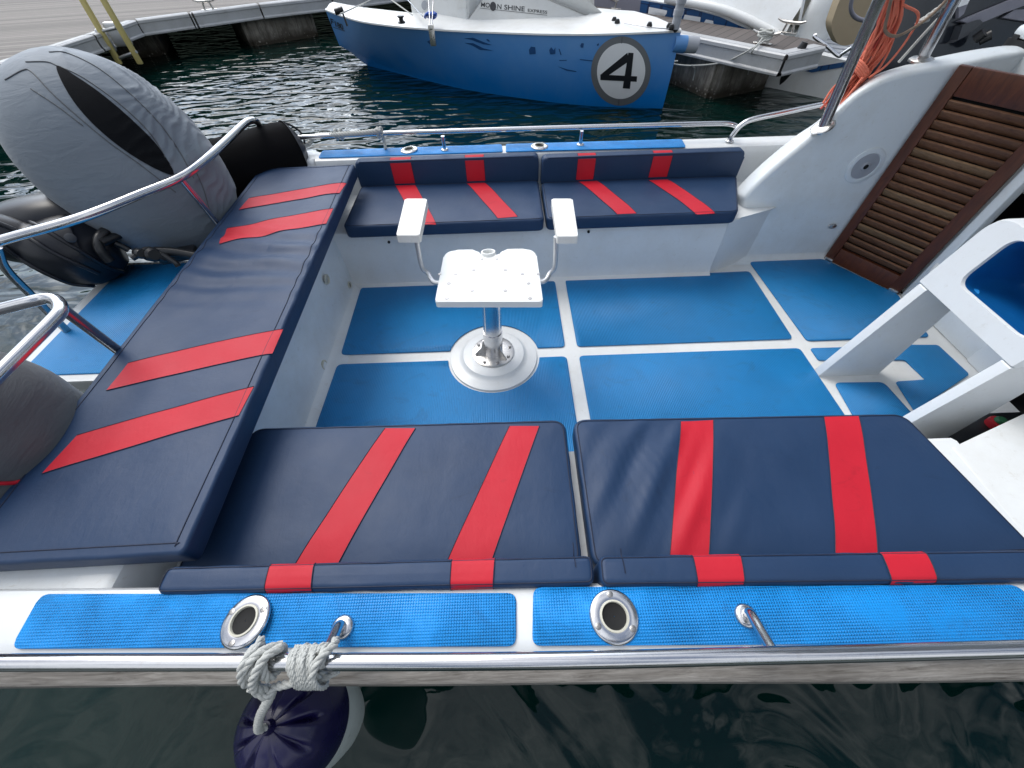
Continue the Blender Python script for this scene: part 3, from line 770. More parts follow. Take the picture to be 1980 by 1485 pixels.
# ================================================================== CUSHIONS
def sd_poly(poly):
    n = len(poly); A = [Vector(p) for p in poly]
    def f(x, y):
        best = 1e9; p = Vector((x, y))
        for i in range(n):
            a, b = A[i-1], A[i]; d = b-a; L = d.length_squared
            t = 0 if L < 1e-12 else max(0, min(1, (p-a).dot(d)/L)); best = min(best, (p-a-d*t).length)
        return best
    return f
def resample(poly, step):
    out = []; n = len(poly)
    for i in range(n):
        a, b = Vector(poly[i]), Vector(poly[(i+1) % n]); L = (b-a).length
        m = max(1, int(round(L/step)))
        for k in range(m): out.append(a.lerp(b, k/m))
    return out
class Cushion:
    def __init__(s, corners, zt, th, rc=.03, r=.012, puff=.008, wr=None, step=.012):
        c = [Vector(p[:2]) for p in corners]
        if area2(c) < 0: c = c[::-1]
        s.zt, s.th, s.r, s.puff, s.wr = zt, th, r, puff, wr
        s.out = resample(round_poly(c, rc, 6), step); s.sd = sd_poly(s.out)
        n = len(s.out); s.nor = []
        for i in range(n):
            d = (s.out[(i+1) % n]-s.out[i-1]); s.nor.append(Vector((d.y, -d.x)).normalized())
        s.cen = sum(s.out, Vector((0,0)))/n
    def top(s, x, y):
        d = s.sd(x, y); e = min(d, s.r); z = s.zt-s.r+math.sqrt(max(0, s.r**2-(s.r-e)**2))
        k = min(1, max(0, d-s.r)/.10); z += s.puff*(1-(1-k)**2)
        if s.wr: z += s.wr(x, y)*min(1, d/.03)
        z += .0016*noise.noise(Vector((x*9, y*9, s.zt*7)))*min(1, d/.03)
        return z
    def mesh(s, name, mat, parent, rings=26):
        bm = B(); r = s.r; n = len(s.out); inset = [p-nn*r for p, nn in zip(s.out, s.nor)]; rows = []
        zb = s.zt-s.th
        for a in (-90, -60, -30, 0):
            rows.append([Vector((*(p+nn*r*math.cos(rad(a))), zb+r+r*math.sin(rad(a)))) for p, nn in zip(inset, s.nor)])
        for a in (0, 20, 40, 60, 78):
            q = []
            for p, nn in zip(inset, s.nor):
                xy = p+nn*r*math.cos(rad(a)); w = .0018*noise.noise(Vector((xy.x*16, xy.y*16, 3+a*.01)))
                q.append(Vector((*(xy+nn*w), s.zt-r+r*math.sin(rad(a)))))
            rows.append(q)
        for k in range(rings):
            t = 1-(k/rings)**1.15
            rows.append([Vector(((s.cen+(p-s.cen)*t).x, (s.cen+(p-s.cen)*t).y, 0)) for p in inset])
            for v in rows[-1]: v.z = s.top(v.x, v.y)
        vr = add_grid(bm, rows, True); bm.faces.new(vr[0][::-1])
        c = bm.verts.new((s.cen.x, s.cen.y, s.top(s.cen.x, s.cen.y)))
        for k in range(n): bm.faces.new((vr[-1][k], vr[-1][(k+1) % n], c))
        s.parent = parent
        return finish(bm, name, mat, parent, 60)
    def seam(s, parent, inset=.010, rad_=.0016, name='seam'):
        pts = [p-nn*inset for p, nn in zip(s.out, s.nor)]
        bm = B(); add_tube(bm, [Vector((p.x, p.y, s.top(p.x, p.y)+.0006)) for p in pts], rad_, 6, True); finish(bm, name, M['navydk'], parent, 70)
    def stripe(s, q, parent, nx=10, ny=44, lift=.0016, over=0.0):
        """q: four plan corners a,b (start) c,d (end): a-b across at start, d-c across at end; over = metres running down the edge at the start"""
        a, b, c, d = [Vector(p[:2]) for p in q]; rows = []
        if over:
            mid = (a+b)/2; i = min(range(len(s.out)), key=lambda k: (s.out[k]-mid).length); nn = s.nor[i]
            for k in range(5):
                z = s.zt-s.r-over*(1-k/5)
                rows.append([Vector((*(a.lerp(b, j/nx)+nn*lift), z)) for j in range(nx+1)])
        for k in range(ny+1):
            t = k/ny; l, r_ = a.lerp(d, t), b.lerp(c, t); row = []
            for j in range(nx+1):
                p = l.lerp(r_, j/nx); z = s.top(p.x, p.y)+lift
                row.append(Vector((p.x, p.y, z)))
            rows.append(row)
        bm = B(); add_grid(bm, rows); bmesh.ops.recalc_face_normals(bm, faces=bm.faces)
        o = finish(bm, 'stripe', M['red'], parent, 60)
        for j in (0, nx): bm = B(); add_tube(bm, [r[j]+Vector((0,0,.0004)) for r in rows], .0011, 5); finish(bm, 'stripe_seam', M['navydk'], o, 70)
        return o
GC = 'navy cushions with red stripes round the cockpit'
zt = .42
def wr_near2(x, y):
    p = (x-.42)*.78+(y-.50)*(-.62); q = (x-.42)*.62+(y-.50)*.78
    g = math.exp(-((q+.02)/.17)**2)*math.exp(-(p/.16)**2)
    return .0095*g*(math.sin(p*52+1.0+2*noise.noise(Vector((x*4, y*4, 0))))+.4*math.sin(p*110+q*9))
def wr_plain(x, y): return .0022*noise.noise(Vector((x*5, y*5, 1.7)))
def bolster_stripe(cu, q, t):
    ps = [P(u, v, .567) for u, v in q]; y0 = min(p.y for p in cu.out); y1 = max(p.y for p in cu.out)
    m = sum(ps, Vector())/4; ya = min((p for p in cu.out if p.y < (y0+y1)/2), key=lambda p: abs(p.x-m.x)).y+.001; yb = min((p for p in cu.out if p.y > (y0+y1)/2), key=lambda p: abs(p.x-m.x)).y-.001
    cu.stripe([Vector((ps[0].x, ya)), Vector((ps[1].x, ya)), Vector((ps[2].x, yb)), Vector((ps[3].x, yb))], t, 8, 14, .0018, .012)
# -- near pair
t = thing('bench_cushion', (-.36,.45,.35), 'navy and red bench cushion at the front next to the stern pad', 'cushion', GC)
c = Cushion([(-.90,.236),(.168,.236),(.172,.690),(-.86,.700)], zt, .071, .045, .011, .007, wr_plain); c.mesh('seat_pad', M['navy'], t); c.seam(t)
for q in (((744,827),(803,827),(664,1071),(585,1068)), ((985,823),(1043,823),(957,1066),(872,1068))):
    q = [P(u, v, .425) for u, v in q]; c.stripe([q[0], q[1], q[1]+(q[2]-q[1])*1.085, q[0]+(q[3]-q[0])*1.085], t)
b = Cushion([(-.80,.182),(.166,.170),(.170,.232),(-.80,.240)], .567, .215, .02, .014, .003, None, .010); b.mesh('backrest', M['navy'], t, 8); b.seam(t, .006, .0014)
for q in (((518,1118),(607,1118),(612,1071),(528,1072)), ((871,1115),(953,1115),(957,1067),(874,1068))):
    bolster_stripe(b, q, t)
def piping_strap(cu, x, t):
    bm = B(); add_tube(bm, [Vector((x, y, cu.top(x, y)+.0008)) for y in [cu.out[0].y+.0+.004+(.052)*k/10 for k in range(11)]], .0012, 5); finish(bm, 'seam', M['navydk'], t, 70)
piping_strap(b, .128, t)
t = thing('bench_cushion', (.74,.45,.35), 'creased navy and red bench cushion at the front next to the helm seat', 'cushion', GC)
c = Cushion([(.193,.232),(1.345,.232),(1.275,.668),(.197,.690)], zt, .071, .045, .011, .007, wr_near2); c.mesh('seat_pad', M['navy'], t); c.seam(t)
for q in (((1316,815),(1380,811),(1372,1063),(1296,1063)), ((1594,805),(1662,803),(1697,1055),(1615,1056))):
    q = [P(u, v, .425) for u, v in q]; c.stripe([q[0], q[1], q[1]+(q[2]-q[1])*1.085, q[0]+(q[3]-q[0])*1.085], t)
b = Cushion([(.178,.166),(1.34,.140),(1.36,.206),(.182,.230)], .567, .215, .02, .014, .003, None, .010); b.mesh('backrest', M['navy'], t, 8); b.seam(t, .006, .0014)
for q in (((1344,1110),(1433,1108),(1428,1060),(1336,1063)), ((1712,1103),(1800,1102),(1782,1054),(1696,1056))):
    bolster_stripe(b, q, t)
piping_strap(b, .235, t)
# -- far pair
def far_cushion(x0, x1, y0, y1, label, seat_px, back_px, skew=0):
    t = thing('bench_cushion', ((x0+x1)/2, 2.1, .35), label, 'cushion', GC)
    c = Cushion([(x0,y0),(x1,y0+.005),(x1+skew,y1),(x0,y1)], zt, .068, .035, .011, .006, wr_plain); c.mesh('seat_pad', M['navy'], t, 18); c.seam(t)
    for q in seat_px: c.stripe([P(u, v, .423) for u, v in q], t)
    # backrest: upright pad, front face towards the cockpit
    yb0 = y1+.002; zb0, zb1 = .40, .553
    bm = B()
    add_prism(bm, round_poly([(x0,zb0),(x1+skew,zb0),(x1+skew,zb1),(x0,zb1)], [.01,.01,.035,.035], 6), 0, .052, .014, 4, lambda a, b, c: Vector((a, yb0+.052-c+.0, b)))
    bb = finish(bm, 'backrest', M['navy'], t, 50)
    for (u0, u1) in back_px:
        a0, a1 = PY(u0, 340, yb0).x, PY(u1, 340, yb0).x
        prof = [(yb0-.0015,.425),(yb0-.0015,.536),(yb0+.003,.548),(yb0+.014,.5548),(yb0+.040,.5548)]
        bm = B(); add_extr(bm, prof, a0, a1, fx, 6, False); st = finish(bm, 'stripe', M['red'], bb, 50)
        for xx in (a0, a1): bm = B(); add_tube(bm, [Vector((xx, p[0], p[1]+.0003)) for p in prof], .0013, 5); finish(bm, 'stripe_seam', M['navydk'], st, 70)
    bm = B(); add_tube(bm, [Vector((x, yb0+.001, .546)) for x in (x0+.03, x1+skew-.03)], .0016, 6); finish(bm, 'seam', M['navydk'], bb, 70)
far_cushion(-.86, .203, 1.930, 2.385, 'navy and red bench cushion at the back beside the stern pad', (((806,434),(843,431),(803,358),(764,358)), ((962,422),(1001,419),(938,353),(902,354))), ((760,800),(902,938)))
far_cushion(.217, 1.232, 1.938, 2.355, 'navy and red bench cushion at the back beside the white cabin side', (((1193,414),(1231,412),(1153,348),(1116,349)), ((1348,414),(1386,412),(1291,347),(1253,348))), ((1114,1148),(1254,1290)), .15)
# -- stern pad
def wr_stern(x, y):
    g = math.exp(-((y-1.45)/.22)**2)*math.exp(-((x+1.08)/.35)**2)
    w = math.sin((y+.16*(x+1.1))*58+2.4*noise.noise(Vector((x*3, y*5, 0))))
    return .0085*g*w+.0030*noise.noise(Vector((x*4, y*4, 6)))
t = thing('stern_pad', (-1.08,1.3,.49), 'long navy sun pad with four red stripes across the stern', 'cushion', GC)
zp = .568
c = Cushion([P(-110,1097,zp), P(330,1062,zp)+Vector((.034,-.012,0)), P(672,318,zp)+Vector((.040,.004,0)), P(503,325,zp)], zp, .068, .02, .010, .005, wr_stern, .014); c.mesh('pad', M['navy'], t, 60); c.seam(t, .026, .0014)
for q in (((644,402),(630,432),(424,472),(440,443)), ((669,352),(656,373),(462,407),(482,384)), ((546,634),(525,682),(206,756),(248,702)), ((490,746),(460,802),(82,917),(150,842))):
    c.stripe([P(u, v, zp+.004) for u, v in (q[0], q[1], q[2], q[3])], t, 10, 50)
# ================================================================== OUTBOARD MOTORS
ZW, ZD = -.40, .21
def blob(bm, c, axes, p=2.0, nu=72, nv=44, disp=None):
    c = Vector(c); A = [Vector(a) for a in axes]; sg = lambda x, e: math.copysign(abs(x)**e, x); e = 2/p; rows = []
    for j in range(1, nv):
        th = -math.pi/2+math.pi*j/nv; r = []
        for k in range(nu):
            ph = 2*math.pi*k/nu
            a, b, d = sg(math.cos(th), e)*sg(math.cos(ph), e), sg(math.cos(th), e)*sg(math.sin(ph), e), sg(math.sin(th), e)
            v = c+A[0]*a+A[1]*b+A[2]*d
            if disp: v += (v-c).normalized()*disp(v, ph, th)
            r.append(v)
        rows.append(r)
    vr = add_grid(bm, rows, True); bm.faces.new(vr[0][::-1]); bm.faces.new(vr[-1])
def folds(c, ax_, amp):
    def f(v, ph, th):
        q = v-c; n1 = noise.noise(q*3.0); u = q.dot(ax_)
        return amp*(.7*math.sin(u*52+5*n1+q.x*9)*max(0, noise.noise(q*4+Vector((3,1,2)))+.35)+.9*noise.noise(q*5)+.35*noise.noise(q*14))
    return f
def pleats(v, ph, th):
    q = v-ec; k = max(0, min(1, (-q.dot(L2)+.02)/.16)); s = q.dot(L1); a = q.dot(L3)
    w = math.sin(s*62+a*30+9*noise.noise(q*4)+4*noise.noise(q*9)); w = (1-abs(w))**1.6*2-.7
    g = max(0, .45+noise.noise(q*6+Vector((1,7,3))))
    return .0048*k*w*g+.006*noise.noise(q*4)*(.4+k)+.0012*noise.noise(q*22)*k
om = thing('outboard_motor', (-1.6,1.95,.4), 'large outboard motor under a light grey canvas cover with a black mesh slit', 'outboard motor', 'outboard motors')
ec = Vector((-1.680,1.912,.755)); L1, L2 = Vector((-.346,.055,.937)), Vector((-.699,-.681,-.218)); L3 = L1.cross(L2)
bm = B(); blob(bm, ec, (L2*.332, L3*.31, L1*.418), 2.2, 240, 160, pleats)
cov = finish(bm, 'canvas_cover', M['cover'], om, 80); tcov = bvh_of(cov)
bm = B(); sl = smooth_path([Vector((u, v, 0)) for u, v in ((110,129),(150,150),(200,185),(255,232),(305,283),(336,336),(300,326),(240,290),(180,240),(135,185))], 6, True)
add_decal(bm, tcov, [(p.x, p.y) for p in sl], .003, 8); finish(bm, 'mesh_slit', M['mesh'], cov)
def seam_on(tree, px, parent, r=.0022, mat='cover2', name='seam', lift=.001):
    pts = [hit(tree, p.x, p.y, lift) for p in smooth_path([Vector((u, v, 0)) for u, v in px], 10)]
    pts = [p for p in pts if p]; bm = B(); add_tube(bm, pts, r, 6); finish(bm, name, M[mat], parent, 70)
seam_on(tcov, ((95,101),(130,103),(190,132),(250,180),(305,235),(345,290),(375,345)), cov)
seam_on(tcov, ((50,120),(90,120),(112,128),(160,150),(230,200),(290,258),(332,325)), cov)
seam_on(tcov, ((10,155),(45,136),(62,140),(100,180),(150,225),(210,275),(270,318),(340,372)), cov)
seam_on(tcov, ((60,172),(110,205),(160,243)), cov)
seam_on(tcov, ((378,330),(395,370),(408,420)), cov)
# engine body below the cover: cowl apron, midsection, clamp, ribs
bm = B()
blob(bm, PD(140,440,2.84), (Vector((-.28,-.02,-.02)), Vector((0,.24,-.12)), Vector((.02,.07,.13))), 2.4, 48, 28)
finish(bm, 'lower_cowling', M['gloss'], om, 60)
bm = B(); pts = [PD(225,470,2.60), PD(165,482,2.62), PD(95,478,2.62), PD(10,458,2.65), PD(-100,430,2.7)]
add_tube(bm, smooth_path(pts, 8), [.085+.07*math.sin(math.pi*min(1, k/20)) for k in range(33)], 22); mid = finish(bm, 'midsection', M['gloss'], om, 60)
tm = bvh_of(mid)
for px in (((-20,405),(60,430),(130,470),(200,512),(235,525)), ((-20,425),(40,450),(110,492),(190,528)), ((0,470),(60,512),(130,545),(180,552))):
    pts = [hit(tm, p.x, p.y, .002) for p in smooth_path([Vector((u, v, 0)) for u, v in px], 8)]; pts = [p for p in pts if p]
    if len(pts) > 3:
        bm = B(); add_tube(bm, pts, .009, 8); finish(bm, 'rib', M['gloss'], mid, 70)
bm = B()
add_tube(bm, smooth_path([PD(205,446,2.5), PD(192,462,2.48), PD(193,482,2.47), PD(212,505,2.48)], 6), .020, 10)
add_tube(bm, [PD(196,470,2.46), PD(236,452,2.5)], .016, 10); add_tube(bm, smooth_path([PD(222,470,2.5), PD(240,478,2.5), PD(250,484,2.5)], 4), .013, 8)
finish(bm, 'tilt_lever', M['black'], om, 60)
bm = B(); add_lathe(bm, [(.018,0),(.018,.016),(.012,.02)], PD(136,460,2.46), (Vector(CAM)-PD(136,460,2.46)).to_track_quat('Z','Y').to_matrix(), 18); finish(bm, 'pivot_bolt', M['dkgrey'], om, 40)
bm = B(); q = rot_axes((.9,.3,0),(-.3,.9,0),(0,0,1))
for u, v, r, h in ((292,492,.030,.08),(312,495,.024,.06),(270,490,.022,.05)):
    p = PD(u, v, 2.36); add_lathe(bm, [(r*.7,-h/2),(r,-h/2+.01),(r,h/2-.01),(r*.7,h/2)], p, Matrix.Rotation(rad(80), 3, (.5,.5,.2)), 16)
add_tube(bm, smooth_path([PD(255,500,2.36), PD(290,482,2.35), PD(335,505,2.33), PD(345,515,2.33)], 6), .012, 8)
finish(bm, 'clamp_cylinder', M['black'], om, 40)
bm = B(); add_box(bm, PD(345,492,2.42), (.16,.08,.04), q, .012); add_tube(bm, smooth_path([PD(300,486,2.36), PD(340,488,2.34), PD(395,498,2.3)], 6), .020, 10); finish(bm, 'clamp_bracket', M['black'], om, 40)

om2 = thing('outboard_motor', (-1.6,.68,.4), 'outboard motor with dark grey canvas cover edged in red piping, cut by the left edge', 'outboard motor', 'outboard motors')
ec2 = Vector((-1.565,.575,.58)); l1 = Vector((-.15,-.05,.985)).normalized(); l2 = Vector((1,0,.15)).normalized(); l3 = l1.cross(l2)
bm = B(); blob(bm, ec2, (l2*.29, l3*.26, l1*.34), 2.15, 96, 60, folds(ec2, (l1*.9+l3*.4).normalized(), .007))
cov2 = finish(bm, 'canvas_cover', M['cover2'], om2, 80); tc2 = bvh_of(cov2)
seam_on(tc2, ((-60,935),(0,934),(30,932),(60,922),(90,903),(110,880),(124,855),(132,838)), cov2, .0055, 'red', 'red_piping', .002)
bm = B(); add_tube(bm, smooth_path([Vector((-1.42,.60,.36)), Vector((-1.50,.62,.05)), Vector((-1.6,.63,-.5))], 6), [.14]*13, 20); finish(bm, 'midsection', M['gloss'], om2, 60)

# ================================================================== FENDERS AND ROPES
bf = thing('boat_fender', tuple(P(505,302,.57)), 'black cloth covered fender with drawstring end lying at the far stern corner', 'fender')
fa, fb = P(432,330,.585), P(566,288,.585); fd = (fb-fa).normalized(); fq = fd.to_track_quat('Z','Y').to_matrix(); fl_ = (fb-fa).length
bm = B(); R = .142
prof = [(.03,-.24),(.10,-.20),(R*.97,-.10),(R,0),(R,fl_*.5),(R*1.0,fl_-.05),(R*.985,fl_-.015),(R*.94,fl_+.008),(R*.90,fl_+.004)]
add_lathe(bm, prof, fa, fq, 48, True, False)
for v in bm.verts: v.co += (v.co-fa-fd*(v.co-fa).dot(fd)).normalized()*.003*noise.noise(v.co*14)
sock = finish(bm, 'fabric_sock', M['fabric'], bf, 60)
bm = B(); rows = []
for k in range(9):
    t = k/8; row = []
    for j in range(72):
        a = 2*math.pi*j/72; r = R*.90*(1-t)**1.0+.014; r *= 1+.16*t*math.sin(a*13+1.3*math.sin(3*a))*(1 if t < .98 else 0)
        row.append(fa+fd*(fl_+.004+.062*math.sin(t*1.45))+fq@Vector((r*math.cos(a), r*math.sin(a), 0)))
    rows.append(row)
vr = add_grid(bm, rows, True); bm.faces.new(vr[-1]); finish(bm, 'gathered_end', simple('dark_lining_cloth', (.020,.022,.030), .45, var=.3), bf, 60)
bm = B(); e = fa+fd*(fl_+.055)
up_ = Vector((0,0,1)); sd_ = fd.cross(up_).normalized()
add_tube(bm, smooth_path([fa+fd*(fl_+.004)+up_*R*.95-sd_*.02, e+up_*.10, e+fd*.03+up_*.05, e+fd*.02], 8), .006, 8); finish(bm, 'drawstring', M['black'], bf, 70)

r_ = B(); e2 = e+fd*.02
pts = [e2-fd*.03, e2+fd*.02, P(612,262,.625), P(650,261,.640), P(672,259,.648), P(700,257,.655), P(725,254,.662), P(733,252,.664)]
add_rope(r_, pts, .0135, .055)
for q in range(3):   # turns round the rail
    c = P(650+q*9, 260, zr) if q < 2 else P(731, 257, zr); d = Vector((1,0,0)); lp = []
    for k in range(15):
        a = 2*math.pi*k/13; lp.append(c+Vector((.004*k/13, .023*math.cos(a), .023*math.sin(a))))
    add_rope(r_, lp, .0085, .04)
add_rope(r_, [P(733,252,.664), P(739,262,.62), P(743,274,.585), P(746,288,.558)], .0095, .045)
add_rope(r_, [P(731,252,.664), P(737,247,.66), P(738,262,.63)], .0085, .045)
tag(finish(r_, 'fender_rope', M['rope'], None, 70), 'pale twisted rope from the black fender knotted on the far toe rail', 'rope')

# white and navy round fender hanging on the near side
fc = Vector((-.600,-.058,0)); rf = .128
bft = thing('boat_fender', (fc.x, fc.y, .1), 'white fender with glossy navy top hanging over the near side', 'fender')
def body_prof(z0, z1): return None
bm = B()
pr = [(.02,-.24),(.05,-.21),(.085,-.14),(.108,-.06),(.122,.02),(rf,.09),(rf*.99,.135)]
add_lathe(bm, pr, fc, None, 64, True, False); finish(bm, 'body', M['fendwhite'], bft, 60)
bm = B(); rows = []
for k in range(22):
    t = k/21; th = t*math.pi/2; row = []
    for j in range(128):
        a = 2*math.pi*j/128; r = (rf*1.004)*math.cos(th)**.85+.016*t; z = .130+.165*math.sin(th)
        pk = max(0, math.sin(a*9+.6*math.sin(2*a)))**3*math.exp(-((t-.72)/.17)**2)
        z -= .022*pk*(.7+.5*math.sin(a*2+1)); r *= 1-.05*pk
        row.append(fc+Vector((r*math.cos(a), r*math.sin(a), z)))
    rows.append(row)
rows.append([fc+Vector((.013*math.cos(2*math.pi*j/128), .013*math.sin(2*math.pi*j/128), .315)) for j in range(128)])
vr = add_grid(bm, rows, True); bm.faces.new(vr[-1]); finish(bm, 'navy_cap', M['fendnavy'], bft, 60)
# rope from rail to that fender: two knots and a tail
bm = B()
def railc(u): p = P(u, 1280-(0 if u < 1000 else 0), .640); return p
def coil(bm, u0, u1, n, r, rr, jit=.003, ph=0):
    c0, c1 = railc(u0), railc(u1); pts = []
    for k in range(n*12+1):
        a = 2*math.pi*k/12+ph; t = k/(n*12); c = c0.lerp(c1, t)
        pts.append(c+Vector((jit*noise.noise(Vector((k*.7, u0, 1))), (rr+jit*noise.noise(Vector((k*.5, 2, u0))))*math.cos(a), (rr+jit*noise.noise(Vector((k*.4, u0, 5))))*math.sin(a))))
    add_rope(bm, pts, r, .042, 7, .005)
pole = fc+Vector((0,0,.325))
coil(bm, 487, 510, 2, .0070, .0225); coil(bm, 520, 540, 1, .0074, .023, ph=.8)
add_rope(bm, [railc(484)+Vector((0,-.024,.012)), railc(500)+Vector((0,-.006,.034)), railc(520)+Vector((0,.016,.030)), railc(538)+Vector((0,.026,.004))], .0073)
add_rope(bm, [railc(502)+Vector((0,.030,.010)), railc(500)+Vector((0,.012,.033)), railc(492)+Vector((0,-.010,.034)), railc(487)+Vector((0,-.030,.006)), railc(498)+Vector((0,-.034,-.022))], .0070)
add_rope(bm, [railc(545)+Vector((0,.022,.018)), railc(530)+Vector((0,.004,.036)), railc(515)+Vector((0,-.022,.026)), railc(505)+Vector((0,-.036,-.002)), railc(512)+Vector((0,-.040,-.030))], .0076)
add_rope(bm, [railc(498)+Vector((0,.036,.012)), railc(503)+Vector((0,.020,.026)), railc(508)+Vector((0,.004,.034))], .0064)
a0 = railc(499)+Vector((0,-.040,-.026))
add_rope(bm, [railc(500)+Vector((0,-.032,-.01)), a0, a0+Vector((.006,-.004,-.04)), a0.lerp(pole, .6), pole+Vector((.002,.0,.02)), pole+Vector((0,0,-.012))], .0091, .045)
add_rope(bm, [a0+Vector((-.012,.004,.006)), a0+Vector((.012,-.010,-.012)), a0+Vector((.028,.004,-.006)), railc(545)+Vector((0,-.034,-.022)), railc(566)+Vector((0,-.030,-.016)), railc(582)+Vector((0,-.028,-.004))], .0073)
coil(bm, 566, 606, 3, .0048, .0200, .004); coil(bm, 574, 622, 3, .0046, .0250, .007, 1.1); coil(bm, 614, 632, 1, .0070, .023, ph=2)
for k in range(9):
    u = 572+k*5; h = .030+.008*random.random()
    add_rope(bm, [railc(u)+Vector((0,.024,.012)), railc(u+6+4*random.random())+Vector((0,-.004,h)), railc(u+14)+Vector((0,-.034,.008)), railc(u+18-8*random.random())+Vector((0,-.034,-.026-.010*random.random())), railc(u+4)+Vector((0,-.010,-.036))], .0042, .026, 6)
add_rope(bm, [railc(612)+Vector((0,-.030,-.012)), railc(620)+Vector((0,-.022,.022)), railc(632)+Vector((0,.004,.034)), railc(648)+Vector((0,.024,.022)), railc(640)+Vector((0,.034,.0))], .0073)
add_rope(bm, [railc(612)+Vector((0,-.028,-.02)), railc(630)+Vector((0,-.020,-.026)), railc(648)+Vector((0,-.012,-.022))], .0064)
tag(finish(bm, 'fender_rope', M['rope'], None, 70), 'thick grey rope knotted twice round the near toe rail above the fender', 'rope')

# orange line hank hung on the first hardtop post, lying on the cabin side
bm = B(); random.seed(11)
def hank(k, n):
    s = (k/(n-1)-.5); j = lambda a: random.uniform(-a, a)
    w = lambda t: .012+.10*math.sin(math.pi*min(1, max(0, t*.85+.02)))**.8
    pts = []
    for t, (u, v, y) in zip((0,.2,.4,.6,.8,1), ((1738,-40,2.22),(1726,30,2.26),(1700,85,2.28),(1668,135,2.27),(1632,180,2.25),(1606,212,2.22))):
        c = PY(u, v, y); side = Vector((.80,.10,-.35)) if t > .3 else Vector((.9,.1,0))
        pts.append(c+side*s*w(t)*1.25+Vector((j(.010), j(.028), j(.010))))
    return pts
for k in range(30): add_tube(bm, smooth_path(hank(k, 30), 6), .0052, 6)
for k in range(5):
    c = PY(1655+k*3, 146-k*4, 2.255); d = Vector((.62,.0,.55)).normalized()
    add_tube(bm, smooth_path([c+Vector((.045*math.cos(a)*.75-.0, .040*math.sin(a), -.045*math.cos(a)*.6)) for a in [2*math.pi*i/10 for i in range(10)]], 4, True), .0055, 6, True)
add_tube(bm, smooth_path([PY(1668,150,2.2), PY(1640,185,2.18), PY(1618,212,2.17), PY(1612,222,2.17), PY(1624,205,2.18)], 6), .005, 6)
add_tube(bm, smooth_path([PY(1748,10,2.2), PY(1776,30,2.2), PY(1755,75,2.2), PY(1715,125,2.2), PY(1680,150,2.2)], 8), .005, 6)
for k in range(14):
    pts = hank(random.randint(0, 29), 30); 
oh = finish(bm, 'rope_hank', M['orange'], None, 70); tag(oh, 'bundled orange line tied to the hardtop post', 'rope')
bm = B()
for k in range(12): add_tube(bm, smooth_path([p+Vector((0,.02,-.006)) for p in hank(k*2+3, 30)], 6), .0052, 6)
finish(bm, 'inner_strands', M['orangedk'], oh, 70)
bm = B(); add_tube(bm, smooth_path([PY(1728,-20,2.18), PY(1716,30,2.18), PY(1712,60,2.19), PY(1732,70,2.18), PY(1765,55,2.18), PY(1800,30,2.18), PY(1830,0,2.18), PY(1850,-30,2.18)], 8), .006, 8)
tag(finish(bm, 'slack_line', M['tan'], None, 70), 'slack brown line looped across the orange bundle', 'rope')
bm = B(); add_rope(bm, [PY(1775,45,2.24), PY(1800,28,2.22), PY(1830,5,2.2), PY(1850,-20,2.2)], .011, .06); add_tube(bm, smooth_path([PY(1738,120,2.3), PY(1790,62,2.26), PY(1830,20,2.24)], 6), .006, 8)
add_rope(bm, [PY(1772,48,2.24), PY(1785,40,2.22), PY(1797,36,2.21)], .010, .05)
tag(finish(bm, 'frayed_line', M['rope'], None, 70), 'frayed grey line running up between the two hardtop posts', 'rope')

# black tank with red and green cap, added to darken the gap by the side locker
ft_ = thing('gap_slab', (2.05,.86,.0), 'black fuel tank with red and green cap in the gap by the side locker', 'tank')
bm = B(); add_box(bm, (2.03,.745,.03), (.46,.27,.06), None, .015); finish(bm, 'gap_slab_body', M['black'], ft_, 40)
cp = P(1927,818,.075); bm = B(); add_lathe(bm, [(.030,-.02),(.032,.0),(.030,.010),(.022,.011),(.022,.014)], cp, None, 24); finish(bm, 'collar', M['redcap'], ft_, 40)
bm = B(); add_lathe(bm, [(.020,.010),(.020,.022),(.015,.028),(.002,.029)], cp, None, 24); finish(bm, 'cap', M['greencap'], ft_, 40)

